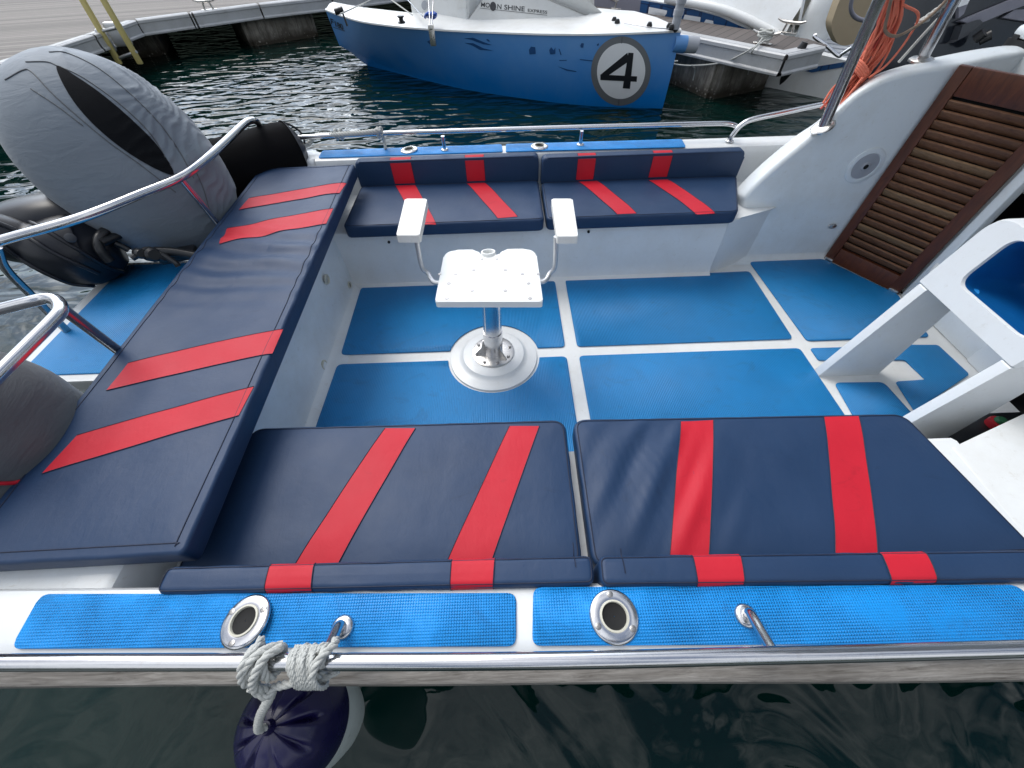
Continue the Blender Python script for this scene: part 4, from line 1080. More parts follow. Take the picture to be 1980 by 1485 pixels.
# ================================================================== DOCKS
def cleat(parent, p, ang, s=1.0):
    p = Vector(p); d = Vector((math.cos(ang), math.sin(ang), 0)); bm = B(); up = Vector((0,0,1))
    add_tube(bm, smooth_path([p-d*.15*s+up*.105*s, p-d*.09*s+up*.088*s, p+up*.085*s, p+d*.09*s+up*.088*s, p+d*.15*s+up*.105*s], 5), [.010*s+.006*s*math.sin(math.pi*k/20) for k in range(21)], 10)
    for k in (-1, 1): add_tube(bm, [p+d*.055*k*s-up*.002, p+d*.035*k*s+up*.09*s], .013*s, 10)
    add_box(bm, p+up*.004, (.20*s,.06*s,.008), Matrix.Rotation(ang, 3, 'Z'), .003)
    return finish(bm, 'cleat', M['steelworn'], parent, 50)
def dock(name, outer, back, label, deckmat, tone):
    d = thing(name, tuple(outer[len(outer)//2]), label, 'dock')
    poly = [(p.x, p.y) for p in outer]+[(p.x, p.y) for p in back]
    bm = B(); add_prism(bm, [Vector(p) for p in poly], ZD-.06, ZD-.004); finish(bm, 'deck_boards', deckmat, d, 30)
    n = len(outer)
    for i in range(n-1):   # aluminium fascia piece by piece
        a, b = outer[i], outer[i+1]; t = (b-a); L = t.length; t.normalize(); nn = Vector((t.y, -t.x, 0))
        mid = sum((Vector((q[0], q[1], 0)) for q in poly), Vector())/len(poly)
        if nn.dot((a+b)/2-mid) < 0: nn = -nn
        prof = [(-.16,.002),(-.035,.004),(-.03,-.004),(-.022,-.004),(-.018,.002),(.0,.0),(.016,-.012),(.018,-.045),(.006,-.052),(.006,-.165),(.018,-.172),(.026,-.185),(.024,-.205),(.0,-.215),(-.16,-.215)]
        bm = B(); add_extr(bm, prof+[prof[0]], 0.014, L-.014, lambda q, z, c: Vector((*(a+t*c+nn*q).xy, ZD+z)), 1, False)
        finish(bm, 'fascia', tone, d, 30)
    return d
G_F = gelcoat('weathered_aluminium_fascia', (.46,.47,.48), 1.0, .45, (.16,.14,.11))
lo = [P(u, v, ZD) for u, v in ((-160,168),(0,124),(180,67),(262,39),(365,25.5),(371,25),(500,8),(640,-7))]
ext = lo[-1]+(lo[-1]-lo[-3]).normalized()*9; lo2 = lo+[Vector((ext.x, ext.y, ZD))]
dl = dock('floating_dock', lo2, [Vector((ext.x-2, ext.y+8, ZD)), Vector((-16,26,ZD)), Vector((-22,14,ZD)), Vector((-16,6,ZD))], 'long grey plank dock with pale metal edge at the upper left', M['deckL'], G_F)
cleat(dl, P(402,21,ZD)+Vector((-.03,.12,0)), rad(20), 1.35)
def pontoon(parent, a, b, depth, top=ZD-.10, flare=.06):
    a, b = Vector(a), Vector(b); t = (b-a).normalized(); nn = Vector((-t.y, t.x, 0))
    if nn.y < 0: nn = -nn
    bm = B(); pl = [a, b, b+nn*depth, a+nn*depth]
    lo_ = [bm.verts.new((p.x, p.y, ZW-.5)) for p in pl]; c = sum(pl, Vector())/4
    hi = [bm.verts.new((p.x+(p.x-c.x)*.02, p.y+(p.y-c.y)*.02, top)) for p in pl]
    for i in range(4): bm.faces.new((lo_[i], lo_[(i+1) % 4], hi[(i+1) % 4], hi[i]))
    bm.faces.new(hi); bm.faces.new(lo_[::-1])
    bmesh.ops.bevel(bm, geom=[e for e in bm.edges if abs(e.verts[0].co.z-e.verts[1].co.z) > .2], offset=.08, segments=3, affect='EDGES')
    return finish(bm, 'pontoon', M['concrete'], parent, 40)
pontoon(dl, P(487,91,ZW), P(617,70,ZW), 1.6); pontoon(dl, P(225,118,ZW), P(322,106,ZW), 1.4)
# rubber joint between dock sections
ff = [P(u, v, ZD) for u, v in ((1150,33),(1240,50),(1522,106),(1597,90))]
d0 = (ff[1]-ff[2]).normalized(); ff[0] = ff[2]+d0*6.5
fb_ = [P(1600,86,ZD), P(1561,74,ZD), P(1459,58,ZD)]; d1 = (fb_[2]-fb_[1]).normalized(); fb_[2] = fb_[1]+d1*5.8
df = dock('finger_dock', ff, fb_, 'narrow brown plank finger dock between the blue boat and the white motorboat', M['deckR'], G_F)
pontoon(df, P(1250,140,ZW), P(1372,193,ZW), 1.05); 
c1 = P(1474,84,ZD); cleat(df, c1, rad(-42), 1.1); cleat(df, P(1522,63,ZD), rad(-48), 1.2); cleat(df, P(1196,17,ZD), rad(-30), 1.2)
bm = B()
for k in range(7):
    a_ = rad(-42+random.uniform(-40, 40)); d = Vector((math.cos(a_), math.sin(a_), 0)); e_ = Vector((-d.y, d.x, 0)); zz = .05+.012*k
    add_tube(bm, smooth_path([c1+d*math.cos(q)*.085+e_*math.sin(q)*.05+Vector((0,0,zz+.012*math.sin(2*q+k))) for q in [2*math.pi*i/9 for i in range(9)]], 4, True), .011, 6, True)
add_tube(bm, smooth_path([c1+Vector((-.05,-.05,.06)), P(1455,93,ZD+.02), P(1400,120,.02), P(1340,127,-.03), P(1304,124,-.03), P(1303,119,.0), P(1310,118,.0)], 8), .009, 6)
add_tube(bm, smooth_path([c1+Vector((-.02,-.08,.05)), P(1456,96,ZD+.01), P(1452,118,.02), P(1446,144,-.17)], 6), .009, 6)
add_tube(bm, smooth_path([P(1338,126,-.02), P(1344,135,-.12), P(1340,155,-.25)], 6), .009, 6)
tag(finish(bm, 'mooring_rope', M['rope'], None, 70), 'grey mooring rope from the finger dock cleat to the blue hull', 'rope')
# yellow ladder against the left dock
ld = thing('ladder', tuple(P(230,60,ZD)), 'pale yellow ladder standing at the dock edge behind the grey engine cover', 'ladder')
def stile(b, t):
    bm = B(); b, t = Vector(b), Vector(t); d = (t-b).normalized(); q = d.to_track_quat('Z','Y').to_matrix(); add_box(bm, (b+t)/2, (.05,.085,(t-b).length), q, .012); finish(bm, 'stile', M['yellow'], ld, 50)
yb2 = P(215,52,ZD).y-.40
A0, A1, B0, B1 = PY(232,124,yb2), PY(150,-16,yb2), PY(272,124,yb2), PY(186,-24,yb2)
stile(A0, A1); stile(B0, B1)
for u0, u1, v0, v1 in ((196,224,60,54),(232,264,112,100)):
    bm = B(); add_tube(bm, [PY(u0, v0, yb2), PY(u1, v1, yb2)], .022, 10); finish(bm, 'rung', M['alu'], ld, 60)
bm = B(); add_box(bm, PY(228,66,yb2+.05), (.26,.10,.30), None, .03); add_box(bm, PY(205,78,yb2+.05), (.12,.10,.30), None, .03); finish(bm, 'bracket', M['alu'], ld, 50)

# ================================================================== BLUE RACING BOAT
rb = thing('sailboat', (0,7,ZW), 'blue and white sailboat with black 4 in a white circle on its hull', 'sailboat')
shp = [(629,19,.36),(662,31,.355),(700,42,.35),(765,51,.345),(830,56.5,.34),(900,60.5,.34),(960,63,.345),(1050,66,.36),(1140,66.5,.38),(1230,64,.40),(1317,60,.40)]
btp = [(656,88,-.12),(676,99,-.19),(704,113,-.27),(760,136,-.37),(825,156,ZW),(895,172,ZW),(960,183,ZW),(1045,195,ZW),(1130,204,ZW),(1210,208,ZW),(1281,210,ZW)]
S = smooth_path([P(*q) for q in shp], 5); Bt = smooth_path([P(*q) for q in btp], 5)
outd = Vector((-.20,-.98,0))
rows = []
for k in range(13):
    t = k/12; rows.append([S[i].lerp(Bt[i], t)+outd*(.05*math.sin(math.pi*t)*min(1, i/14)) for i in range(len(S))])
rows.append([p+Vector((.0,.15,-.30*min(1, i/22))) for i, p in enumerate(Bt)])
farS = [P(657,11.5,.36), P(795,27,.345), Vector((S[30].x+.6, S[30].y+1.9, .345)), P(1173,20,.40)]
fs = smooth_path(farS, 17)[:len(S)]; fs = [farS[0].lerp(farS[1], i/17) if i < 17 else fs[min(i, len(fs)-1)] for i in range(len(S))]
if len(fs) < len(S): fs += [fs[-1]]*(len(S)-len(fs))
fs[-1] = farS[-1]
bm = B(); vr = add_grid(bm, rows)
st = [r[-1] for r in rows]; tf = [Vector((fs[-1].x-(.12*k/12), fs[-1].y, S[-1].z+(ZW-.3-S[-1].z)*k/13)) for k in range(14)]
add_grid(bm, [st, tf]); bw = [r[0] for r in rows]; add_grid(bm, [[Vector((fs[0].x+(bw[-1].x+.05-fs[0].x)*k/13, fs[0].y+(bw[-1].y+.15-fs[0].y)*k/13, bw[k].z)) for k in range(14)], bw])
add_grid(bm, [[Vector((p.x, p.y, p.z)) for p in fs], [b_.lerp(f_, .30)-Vector((0,0,b_.lerp(f_, .30).z-b_.z)) for b_, f_ in zip(Bt, fs)], [b_+Vector((0,.15,-.30*min(1, i/22))) for i, b_ in enumerate(Bt)]])
hull = finish(bm, 'hull', M['bluehull'], rb, 45); th_ = bvh_of(hull)
bm = B(); up1 = Vector((0,0,.012)); inw = Vector((.05,.25,0)).normalized()
rows = [[p+Vector((0,-.012,-.010)) for p in S], [p+up1*.6+Vector((0,-.010,0)) for p in S], [p+up1+inw*.02 for p in S], [p+up1*1.2+inw*.06 for p in S]]
for t in (.3, .6, 1.0): rows.append([(p+inw*.06).lerp(f, t)+up1*1.2+Vector((0,0,.05*math.sin(math.pi*t))) for p, f in zip(S, fs)])
add_grid(bm, rows); deck = finish(bm, 'deck', M['geldirty'], rb, 40)
# cabin
ZK = .36
a, c = P(897,43.5,ZK), P(1172,46,ZK); n_c = (c-a).cross(Vector((0,0,1))).normalized(); n_c = n_c if n_c.y < 0 else -n_c
lean = Vector((0,.18,0))
T0, T1 = PN(929,0,a+lean*.5,n_c), PN(1056,0,a+lean*.5,n_c); kx = (T1-c).normalized()
T1b = c+kx*((T1-c).length*1.9); T0b = a+(T0-a)*2.2; T0b.z = T1b.z
D = P(1184,40,ZK); R1 = D+(P(1139,0,T1.z)-D)*1.9
bm = B()
vs = {k: bm.verts.new(v) for k, v in dict(a=a, c=c, t0=T0b, t1=T1b, d=D, r1=R1, e=D+Vector((-.9,1.2,0)), e1=R1+Vector((-.6,1.2,0)), f=a+Vector((.2,2.2,0)), f1=T0b+Vector((.2,1.8,0))).items()}
for q in ('a c t1 t0', 'c d r1 t1', 'd e e1 r1', 't0 t1 r1 e1 f1', 'a t0 f1 f', 'e f f1 e1'): bm.faces.new([vs[k] for k in q.split()])
bmesh.ops.bevel(bm, geom=[e for e in bm.edges if len(e.link_faces) == 2], offset=.025, segments=3, affect='EDGES')
g, h_ = P(796,27.5,ZK), P(906,43.5,ZK); bm2 = B()
gu, hu = g+Vector((0,0,.9)), h_+Vector((.03,.06,.9)); w_ = [g, h_, h_+Vector((.4,1.6,0)), g+Vector((.3,1.5,0))]; wu = [gu, hu, hu+Vector((.3,1.4,0)), gu+Vector((.3,1.4,0))]
lo_ = [bm2.verts.new(p) for p in w_]; hi_ = [bm2.verts.new(p) for p in wu]
for i in range(4): bm2.faces.new((lo_[i], lo_[(i+1) % 4], hi_[(i+1) % 4], hi_[i]))
bm2.faces.new(hi_); bmesh.ops.bevel(bm2, geom=list(bm2.edges), offset=.03, segments=3, affect='EDGES')
fw = finish(bm2, 'cabin_front', M['geldirty'], rb, 40)
cab = finish(bm, 'cabin', gelcoat('pale_grey_gelcoat', (.60,.61,.60), .8, .4), rb, 40); tcab = bvh_of(cab); tfw = bvh_of(fw)
bm = B(); add_decal(bm, tfw, round_poly([(886,18),(904,14),(905,42),(884,40)], 3, 4), .006, 6); finish(bm, 'hatch', M['gel'], fw)
bm = B(); add_decal(bm, tfw, ellipse(821,10,5.5,9), .006, 5); finish(bm, 'vent', M['lightgrey'], fw)
def lettering(parent, tree, words, mat='decal_black', name='lettering'):
    for w in words: bm = B(); add_text_decal(bm, tree, *w); finish(bm, name, M[mat], parent, 80)
lt = lettering(cab, tcab, [('MO', (930,13.5), (17,1.7), (.6,-9.2), .012, .004), ('N', (961.5,17.2), (8,.9), (.4,-9.4), .012, .004), ('SHINE', (975,18.7), (39.5,3.8), (.3,-9.6), .012, .004), ('EXPRESS', (1020.5,23.0), (37.5,4.0), (.2,-6), .008, .004)])
bm = B(); add_decal(bm, tcab, [(928,15.4),(1058,29.2),(1058,30.0),(928,16.2)], .004, 10); finish(bm, 'underline', M['decal_black'], cab)
bm = B(); add_decal(bm, tcab, ellipse(953.5,12.5,6,8.8), .005, 5); finish(bm, 'moon_disc', simple('moon_grey', (.06,.06,.07), .6, var=.7, scale=30), cab)
# number roundel
bm = B(); o_, i_ = ellipse(1200.5,137,57.5,67,.10,64), ellipse(1201,137,46.5,54,.10,64)
for k in range(64):
    j = (k+1) % 64; qs = [hit(th_, *p, .004) for p in (o_[k], o_[j], i_[j], i_[k])]
    if all(qs): bm.faces.new([bm.verts.new(q) for q in qs])
rn = finish(bm, 'roundel_ring', M['grey'], hull)
bm = B(); add_decal(bm, th_, i_, .005, 12); finish(bm, 'roundel', M['decal_white'], hull)
bm = B()
for q in (((1215,101.5),(1225,102),(1218,171),(1204,170)), ((1213,101.5),(1216,118),(1174,147),(1161,144)), ((1161,143.5),(1232,147),(1231,157.5),(1161,154))):
    add_decal(bm, th_, q, .0075 if q[0][0] == 1215 else (.0078 if q[0][0] == 1213 else .0081), 8)
finish(bm, 'number_four', M['decal_black'], hull)
lettering(hull, th_, [('F', (640.5,46), (6,3.0), (-1.8,-11.5), .02, .005), ('180', (649.5,51.5), (15.5,6.5), (-2.5,-11.5), .02, .005)])
bm = B(); add_decal(bm, th_, [(644,51.5),(667,59),(667.3,60.2),(644.3,52.8)], .005, 6); finish(bm, 'underline', M['decal_black'], hull)
for q in (((897,74),(915,72.5),(938,82),(952,87),(935,85.5),(912,77)), ((898,83),(915,83),(935,93),(955,98),(928,96),(912,87)), ((1023,96),(1027,90),(1031,96),(1035,91),(1036,104),(1024,105)), ((1062,97),(1066,91),(1071,97),(1074,91),(1074,104),(1064,105)),
          ((1078,128),(1098,134),(1115,137.5),(1114,139),(1096,136.5)), ((1121,114),(1146,116.5),(1146,118.5),(1122,115.8)), ((1081,116),(1096,115.5),(1096,117),(1082,117.3)), ((1122,88),(1125,83),(1126,89),(1129,84),(1128,92),(1123,92)), ((1080,94),(1082,94),(1086,106),(1084,106)), ((826,80),(834,76),(842,80),(838,84),(834,86),(830,84)), ((940,76),(944,75.5),(948,80),(944,80)), ((1154,86),(1158,83),(1158,87),(1155,89))):
    bm = B(); add_decal(bm, th_, q, .004, 4); finish(bm, 'scuff_mark', M['scuff'], hull)
for u0, v0, u1, v1 in ((1203,71,1202,84),(1197,191,1196,203)):
    bm = B(); add_tube(bm, [hit(th_, u0, v0, .005), hit(th_, u1, v1, .005)], .003, 5); finish(bm, 'ring_joint', M['dkgrey'], rn)
# fittings: winch, chainplate, stays, tape, rudder
def wire(pts, r, mat, name): 
    bm = B(); add_tube(bm, pts, r, 8); finish(bm, name, M[mat], rb, 60)
bm = B(); p = P(777,45,.47); add_lathe(bm, [(.045,0),(.045,.015),(.028,.025),(.026,.05),(.042,.06),(.042,.072)], p, None, 18); finish(bm, 'winch', M['black'], rb, 40)
bm = B(); p = P(656,27,.51); add_tube(bm, [p+Vector((-.05,0,.02)), p+Vector((.06,.02,.04))], .035, 12); add_tube(bm, [p+Vector((.05,0,.0)), p+Vector((.07,-.02,-.12))], .012, 8); finish(bm, 'bow_block', M['black'], rb, 50)
bm = B(); p = P(833,57,.45); add_box(bm, p+Vector((.01,-.03,-.05)), (.07,.025,.20), None, .006); finish(bm, 'chainplate', M['steelworn'], rb, 40)
wire([P(832,57,.46), PY(829,0,7.0), PY(827,-40,7.1)], .007, 'darksteel', 'shroud'); wire([P(835,57,.46), PY(838,0,7.0), PY(840,-40,7.1)], .007, 'darksteel', 'shroud')
wire([P(658,27,.54), PY(722,-2,9.2), PY(760,-20,9.6)], .008, 'rope', 'bow_line'); wire([P(797,29,.46), PY(757,0,8.2), PY(730,-20,8.6)], .008, 'rope', 'bow_line'); wire([P(817,31,.46), PY(788,0,8.0)], .007, 'darksteel', 'stay')
bm = B()
for k in range(5): add_tube(bm, smooth_path([P(822+4*k, 33, .46), P(826+4*k, 27-k % 2*3, .50), P(830+3*k, 31, .47), P(838, 34, .46)], 5), .02, 7)
finish(bm, 'blue_tape', M['bluetape'], rb, 60)
for u, v in ((1187,43),(1193,47),(1255,53),(1293,55),(1297,58)):
    bm = B(); add_lathe(bm, [(.03,0),(.035,.02),(.02,.05)], P(u, v, .42), None, 12); finish(bm, 'deck_eye', M['black'], rb, 40)
wire([P(1207,45,.44), P(1255,53,.46), P(1294,56,.45)], .004, 'darksteel', 'control_line')
bm = B(); p = P(1305,56,.42); add_tube(bm, [p, p+Vector((0,.02,.55))], .05, 14)
for k in range(4): add_tube(bm, [p+Vector((0,.005,.12+.1*k)), p+Vector((0,.005,.17+.1*k))], .058, 14)
finish(bm, 'rudder_stock', M['lightgrey'], rb, 40)
bm = B(); add_tube(bm, [P(1306,57,.42), P(1308,36,.42)+Vector((0,0,.04))], .03, 8); finish(bm, 'tiller_bracket', M['black'], rb, 40)
e0, e1 = PY(1309,85,P(1317,60,.4).y+.02), PY(1347,87,P(1317,60,.4).y+.02)
bm = B(); add_tube(bm, [e0-(e1-e0)*.2, e0.lerp(e1,.42)], .085, 18); finish(bm, 'tube_socket', M['bluehull'], rb, 50)
bm = B(); add_tube(bm, [e0.lerp(e1,.35), e1], .082, 20); eo = finish(bm, 'tube_end', M['lightgrey'], rb, 50)
bm = B(); add_lathe(bm, [(.070,0),(.070,.004)], e1+(e1-e0).normalized()*.001, (e1-e0).to_track_quat('Z','Y').to_matrix(), 20); finish(bm, 'tube_cap', M['dkgrey'], eo)

# ================================================================== WHITE MOTORBOAT BEHIND THE FINGER DOCK
wb = thing('motorboat', (4.6,7.6,ZW), 'white motorboat with blue honeycomb band and large white letters, behind the finger dock', 'motorboat')
w0, w1 = P(1452,162,ZW), P(1625,197,ZW); wt = (w1-w0).normalized(); wn_ = Vector((wt.y, -wt.x, 0)); wn_ = wn_ if wn_.y < 0 else -wn_
def W(u, v, d=0): return PN(u, v, w0, wn_)+wn_*d
hull_px = [(1452,162),(1622,197),(1648,140),(1640,118),(1560,100),(1500,74),(1440,46),(1390,28),(1290,6),(1220,-6),(1130,-20),(1100,20),(1250,110)]
bm = B(); f0 = [W(u, v) for u, v in hull_px]; v0 = [bm.verts.new(p) for p in f0]; v1 = [bm.verts.new(p-wn_*2.2) for p in f0]
v0[0].co.z = v0[0].co.z; bm.faces.new(v0); bm.faces.new(v1[::-1])
for i in range(len(v0)): bm.faces.new((v0[i], v0[(i+1) % len(v0)], v1[(i+1) % len(v0)], v1[i]))
bmesh.ops.triangulate(bm, faces=[f for f in bm.faces if len(f.verts) > 4])
wh = finish(bm, 'hull', M['geldirty'], wb, 30); twh = bvh_of(wh)
bm = B(); add_decal(bm, twh, [(1150,-14),(1290,8),(1345,19),(1392,32),(1432,50),(1468,64),(1468,90),(1180,40)], .012, 14); band = finish(bm, 'blue_band', M['hexblue'], wb)
bm = B(); add_decal(bm, twh, [(1545,134),(1636,119),(1640,128),(1570,140)], .012, 14); finish(bm, 'blue_band', M['hexblue'], wb)
bm = B(); add_decal(bm, twh, [(1150,-14),(1240,0),(1236,35),(1150,18)], .014, 14); finish(bm, 'grey_panel', M['slategrey'], wb)
bm = B()
for q in (((1256,13),(1291,20),(1290,26),(1265,22),(1263,27),(1286,31),(1284,45),(1252,40)), ((1325,28),(1356,33),(1354,46),(1320,42)), ((1366,37),(1380,40),(1381,52),(1358,50))): add_decal(bm, twh, q, .016, 8)
finish(bm, 'white_letters', M['decal_white'], wb)
# curved white topside above the band, deck, seats, swim platform
st_ = smooth_path([Vector((u, v, 0)) for u, v in ((1290,-4),(1345,6),(1395,17),(1440,34),(1480,54),(1515,72))], 6)
bm = B(); add_tube(bm, [W(p.x, p.y, .03) for p in st_], .055, 12); finish(bm, 'rub_strake', M['geldirty'], wb, 60)
bm = B(); base = [W(p.x, p.y, .0) for p in st_]; n = len(base)
rows = [base, [p-wn_*.10+Vector((0,0,.18)) for p in base], [p-wn_*.55+Vector((0,0,.55+.25*(1-i/n))) for i, p in enumerate(base)], [p-wn_*.9+Vector((0,0,.60+.3*(1-i/n))) for i, p in enumerate(base)], [p-wn_*2.0+Vector((0,0,.3)) for p in base]]
add_grid(bm, rows); finish(bm, 'topside', M['gel'], wb, 60)
bm = B(); s0 = W(1545,60,-.9); blob(bm, W(1535,12,-1.0), (wt*.55, wn_*.4, Vector((0,0,.30))), 3.0, 32, 18); blob(bm, W(1470,-6,-1.0), (wt*.5, wn_*.35, Vector((0,0,.24))), 3.0, 32, 18); finish(bm, 'seat_cushion', M['cream'], wb, 60)
bm = B(); blob(bm, W(1556,60,-.55), (wt*.22, wn_*.3, Vector((0,0,.55))), 2.6, 32, 18); finish(bm, 'seat_base', M['gel'], wb, 60)
bm = B(); add_tube(bm, [W(1546,-10,-.2), W(1535,45,-.2)], .018, 10); finish(bm, 'pole', M['gel'], wb, 60)
bm = B()
for k in range(6): 
    a, b = W(1572+2*k, 116-6*k, -.1-.05*k), W(1650, 122-6*k, -.1-.05*k); add_box(bm, (a+b)/2, ((b-a).length,.05,.02), rot_axes(wt,(-wt.y,wt.x,0),(0,0,1)), .006)
finish(bm, 'swim_slats', M['lightgrey'], wb, 40)
bm = B(); add_tube(bm, smooth_path([W(1582,66,.05), W(1578,70,.06), W(1600,86,.06), W(1624,106,.06), W(1632,102,.06), W(1650,90,.06)], 6), .022, 10); finish(bm, 'ladder_rail', M['steel'], wb, 60)
bs = thing('sunbed_cover', tuple(PY(1650,60,4.6)), 'beige canvas board with rounded end behind the hardtop post', 'canvas board')
bp = [PY(u, v, 4.6) for u, v in ((1660,-40),(1635,0),(1612,48),(1612,62),(1622,90),(1650,87),(1672,68),(1700,30),(1730,-40))]
bm = B(); pl = round_poly([(p.x, p.z) for p in bp], .08, 5); add_prism(bm, pl, 0, .10, .03, 3, lambda a, b, c: Vector((a, 4.6-c+.1+(b-.5)*.25, b))); finish(bm, 'canvas', M['beige'], bs, 50)
bm = B(); add_tube(bm, smooth_path([PY(1652,-20,4.4), PY(1645,15,4.4), PY(1655,34,4.4), PY(1680,40,4.4), PY(1700,30,4.4)], 6), .015, 8); finish(bm, 'strap', M['slategrey'], bs, 60)
# small dark fender hanging under the finger dock
bm = B(); q = P(1525,150,-.1); add_lathe(bm, [(.005,-.13),(.03,-.09),(.06,.0),(.07,.12),(.04,.30)], PY(1522,140,P(1530,110,ZD).y+.35), Matrix.Rotation(rad(12),3,'Y'), 18)
tag(finish(bm, 'dock_bumper', M['black'], None, 50), 'small black pointed bumper under the end of the finger dock', 'bumper')

# ================================================================== DARK MOTORBOAT BEYOND THE CABIN SIDE
db = thing('motorboat', (4.2,4.0,ZW), 'dark motorboat with tinted panels and a grey strut at the upper right', 'motorboat')
Y = 3.15
def K(u, v, d=0): 
    p = PN(u, v, (3.0,Y,0.6), (0.10,-1,.28)); return p+Vector((.02,.96,-.27))*d*-1
def panel(px, d, mat, name, th=.05):
    bm = B(); f0 = [K(u, v, d) for u, v in px]; nn = Vector((-.10,1,-.28)).normalized()*th
    v0 = [bm.verts.new(p) for p in f0]; v1 = [bm.verts.new(p+nn) for p in f0]; bm.faces.new(v0); bm.faces.new(v1[::-1])
    for i in range(len(v0)): bm.faces.new((v0[i], v0[(i+1) % len(v0)], v1[(i+1) % len(v0)], v1[i]))
    return finish(bm, name, M[mat], db, 40)
panel(((1650,165),(1672,110),(1700,50),(1738,-40),(2150,-60),(2200,110),(2000,150),(1800,190)), 0, 'tint', 'tinted_panel', .06)
panel(((1848,42),(1896,22),(1975,-10),(2010,-20),(1972,12),(1935,26),(1888,46),(1862,46)), .03, 'slategrey', 'strut')
panel(((1838,78),(1848,50),(1880,40),(1886,46),(1858,70),(1830,84)), .05, 'dkgrey', 'bracket')
panel(((1932,35),(1955,20),(1990,18),(1990,44)), .02, 'slategrey', 'window')
panel(((1848,15),(1866,8),(1858,28),(1848,36)), .02, 'slategrey', 'window')
panel(((1850,-10),(1872,-10),(1862,10),(1843,16)), .03, 'decal_white', 'white_trim')
bm = B(); add_tube(bm, [K(1868,78,.06), K(1878,66,.09)], .028, 10); add_tube(bm, [K(1876,80,.06), K(1890,70,.09)], .03, 10); finish(bm, 'horn', M['black'], db, 50)
bm = B(); add_prism(bm, [(3.7,3.3),(7.5,3.1),(7.5,5.6),(4.0,5.2)], ZW-.3, .38, .08); finish(bm, 'hull', M['gloss'], db, 40)

# ================================================================== WATER, UNSEEN DARK RING
bm = B(); n = 40
add_grid(bm, [[Vector((-400+800*i/n, -400+800*j/n, ZW)) for i in range(n+1)] for j in range(n+1)])
struct(finish(bm, 'water', M['water'], None))
bm = B(); rows = []
random.seed(3)
for z, k in ((ZW-.5, 1.0), (.6, 1.06), (1.0, 1.3)):
    rows.append([Vector((math.cos(a)*95*k, math.sin(a)*95*k, ZW-.5 if z < 0 else (2+ (13 if z < .8 else 20)*(.72+.28*noise.noise(Vector((math.cos(a)*3, math.sin(a)*3, .3))))))) for a in [2*math.pi*i/160 for i in range(160)]])
add_grid(bm, rows, True); struct(finish(bm, 'dark_reflection_ring', M['dark_ring'], None, 60))  # unseen ring added so that the far water mirrors something dark

# ================================================================== LIGHT, SKY, CAMERA
EL, AZ = rad(60), rad(-46)      # high veiled sun
w = bpy.data.worlds.new('World'); sc.world = w; w.use_nodes = True; nt = w.node_tree; bg = nt.nodes['Background']
sky = nt.nodes.new('ShaderNodeTexSky'); sky.sky_type = 'NISHITA'; sky.sun_disc = False; sky.sun_elevation = EL; sky.sun_rotation = AZ; sky.air_density = 1.2; sky.dust_density = 2.0
tc = nt.nodes.new('ShaderNodeTexCoord'); mp = nt.nodes.new('ShaderNodeMapping'); mp.inputs['Scale'].default_value = (1,1,1.8)
nz = nt.nodes.new('ShaderNodeTexNoise'); nz.inputs['Scale'].default_value = 2.6; nz.inputs['Detail'].default_value = 7; nz.inputs['Roughness'].default_value = .6
rp = nt.nodes.new('ShaderNodeValToRGB'); rp.color_ramp.elements[0].position = .40; rp.color_ramp.elements[1].position = .62
mx = nt.nodes.new('ShaderNodeMix'); mx.data_type = 'RGBA'; mx.inputs[7].default_value = (13.0,13.5,14.2,1)
L = nt.links.new
L(tc.outputs['Generated'], mp.inputs[0]); L(mp.outputs[0], nz.inputs['Vector']); L(nz.outputs['Fac'], rp.inputs[0]); L(rp.outputs[0], mx.inputs[0]); L(sky.outputs[0], mx.inputs[6]); 
sx_ = nt.nodes.new('ShaderNodeSeparateXYZ'); L(tc.outputs['Generated'], sx_.inputs[0])
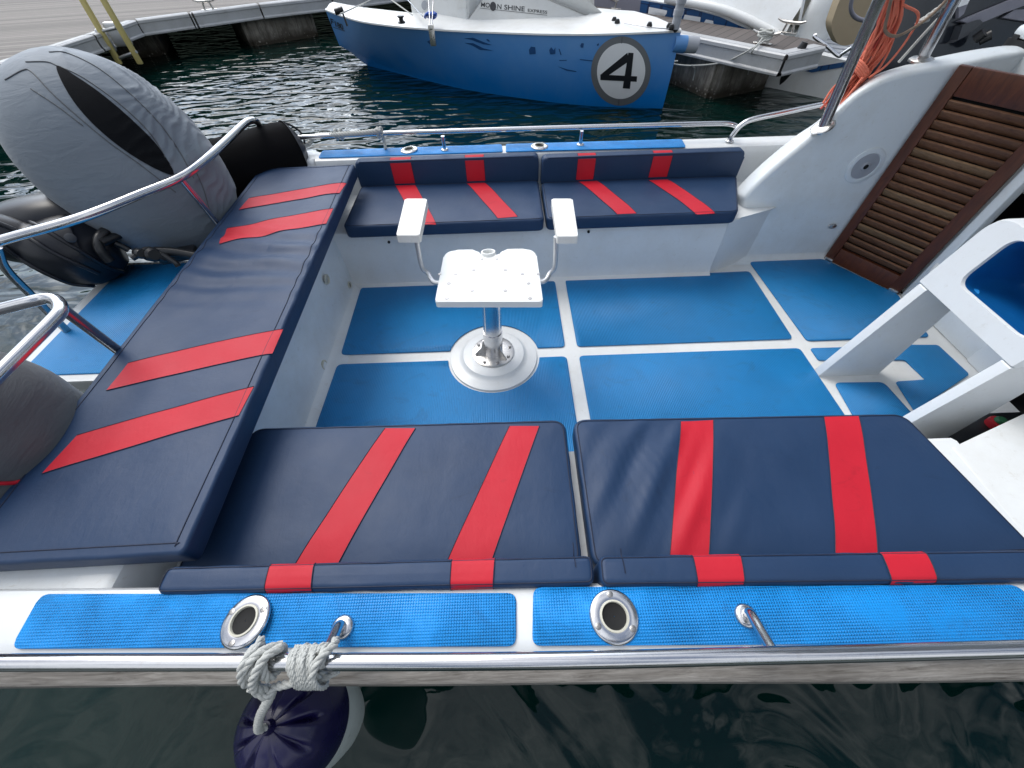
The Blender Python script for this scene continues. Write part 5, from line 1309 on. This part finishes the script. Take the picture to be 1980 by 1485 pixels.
mr_ = nt.nodes.new('ShaderNodeMapRange'); L(sx_.outputs[2], mr_.inputs[0]); mr_.inputs[1].default_value = 0; mr_.inputs[2].default_value = 1; mr_.inputs[3].default_value = .62; mr_.inputs[4].default_value = 1.10
ml_ = nt.nodes.new('ShaderNodeVectorMath'); ml_.operation = 'SCALE'; L(mx.outputs[2], ml_.inputs[0])
dt_ = nt.nodes.new('ShaderNodeVectorMath'); dt_.operation = 'DOT_PRODUCT'; dt_.inputs[1].default_value = (-.42,.86,.29); L(tc.outputs['Generated'], dt_.inputs[0])
m2_ = nt.nodes.new('ShaderNodeMapRange'); L(dt_.outputs['Value'], m2_.inputs[0]); m2_.inputs[1].default_value = .70; m2_.inputs[2].default_value = .97; m2_.inputs[3].default_value = 1.0; m2_.inputs[4].default_value = 4.2; m2_.interpolation_type = 'SMOOTHSTEP'
mm_ = nt.nodes.new('ShaderNodeMath'); mm_.operation = 'MULTIPLY'; L(mr_.outputs[0], mm_.inputs[0]); L(m2_.outputs[0], mm_.inputs[1]); L(mm_.outputs[0], ml_.inputs['Scale'])
L(ml_.outputs[0], bg.inputs['Color'])
bg.inputs['Strength'].default_value = .10
ld_ = bpy.data.lights.new('sun', 'SUN'); ld_.energy = 1.5; ld_.angle = rad(28); ld_.color = (1.0,.965,.91)
so = bpy.data.objects.new('sun', ld_); col.objects.link(so)
# sky sun_rotation: measured from +Y towards +X
sd = Vector((math.sin(AZ)*math.cos(EL), math.cos(AZ)*math.cos(EL), math.sin(EL))); so.rotation_euler = sd.to_track_quat('Z','Y').to_euler()

cd = bpy.data.cameras.new('camera'); cam = bpy.data.objects.new('camera', cd); col.objects.link(cam)
cd.sensor_width = 36; cd.sensor_fit = 'HORIZONTAL'; cd.lens = F/1980*36; cd.clip_start = .02; cd.clip_end = 2000
cam.matrix_world = Matrix(((*RW[0], CAM[0]), (*RW[1], CAM[1]), (*RW[2], CAM[2]), (0,0,0,1)))
sc.camera = cam
sc.view_settings.view_transform = 'Standard'; sc.view_settings.look = 'None'; sc.view_settings.exposure = 0.15; sc.view_settings.gamma = 1.0
sc.render.resolution_x = 1024; sc.render.resolution_y = 768
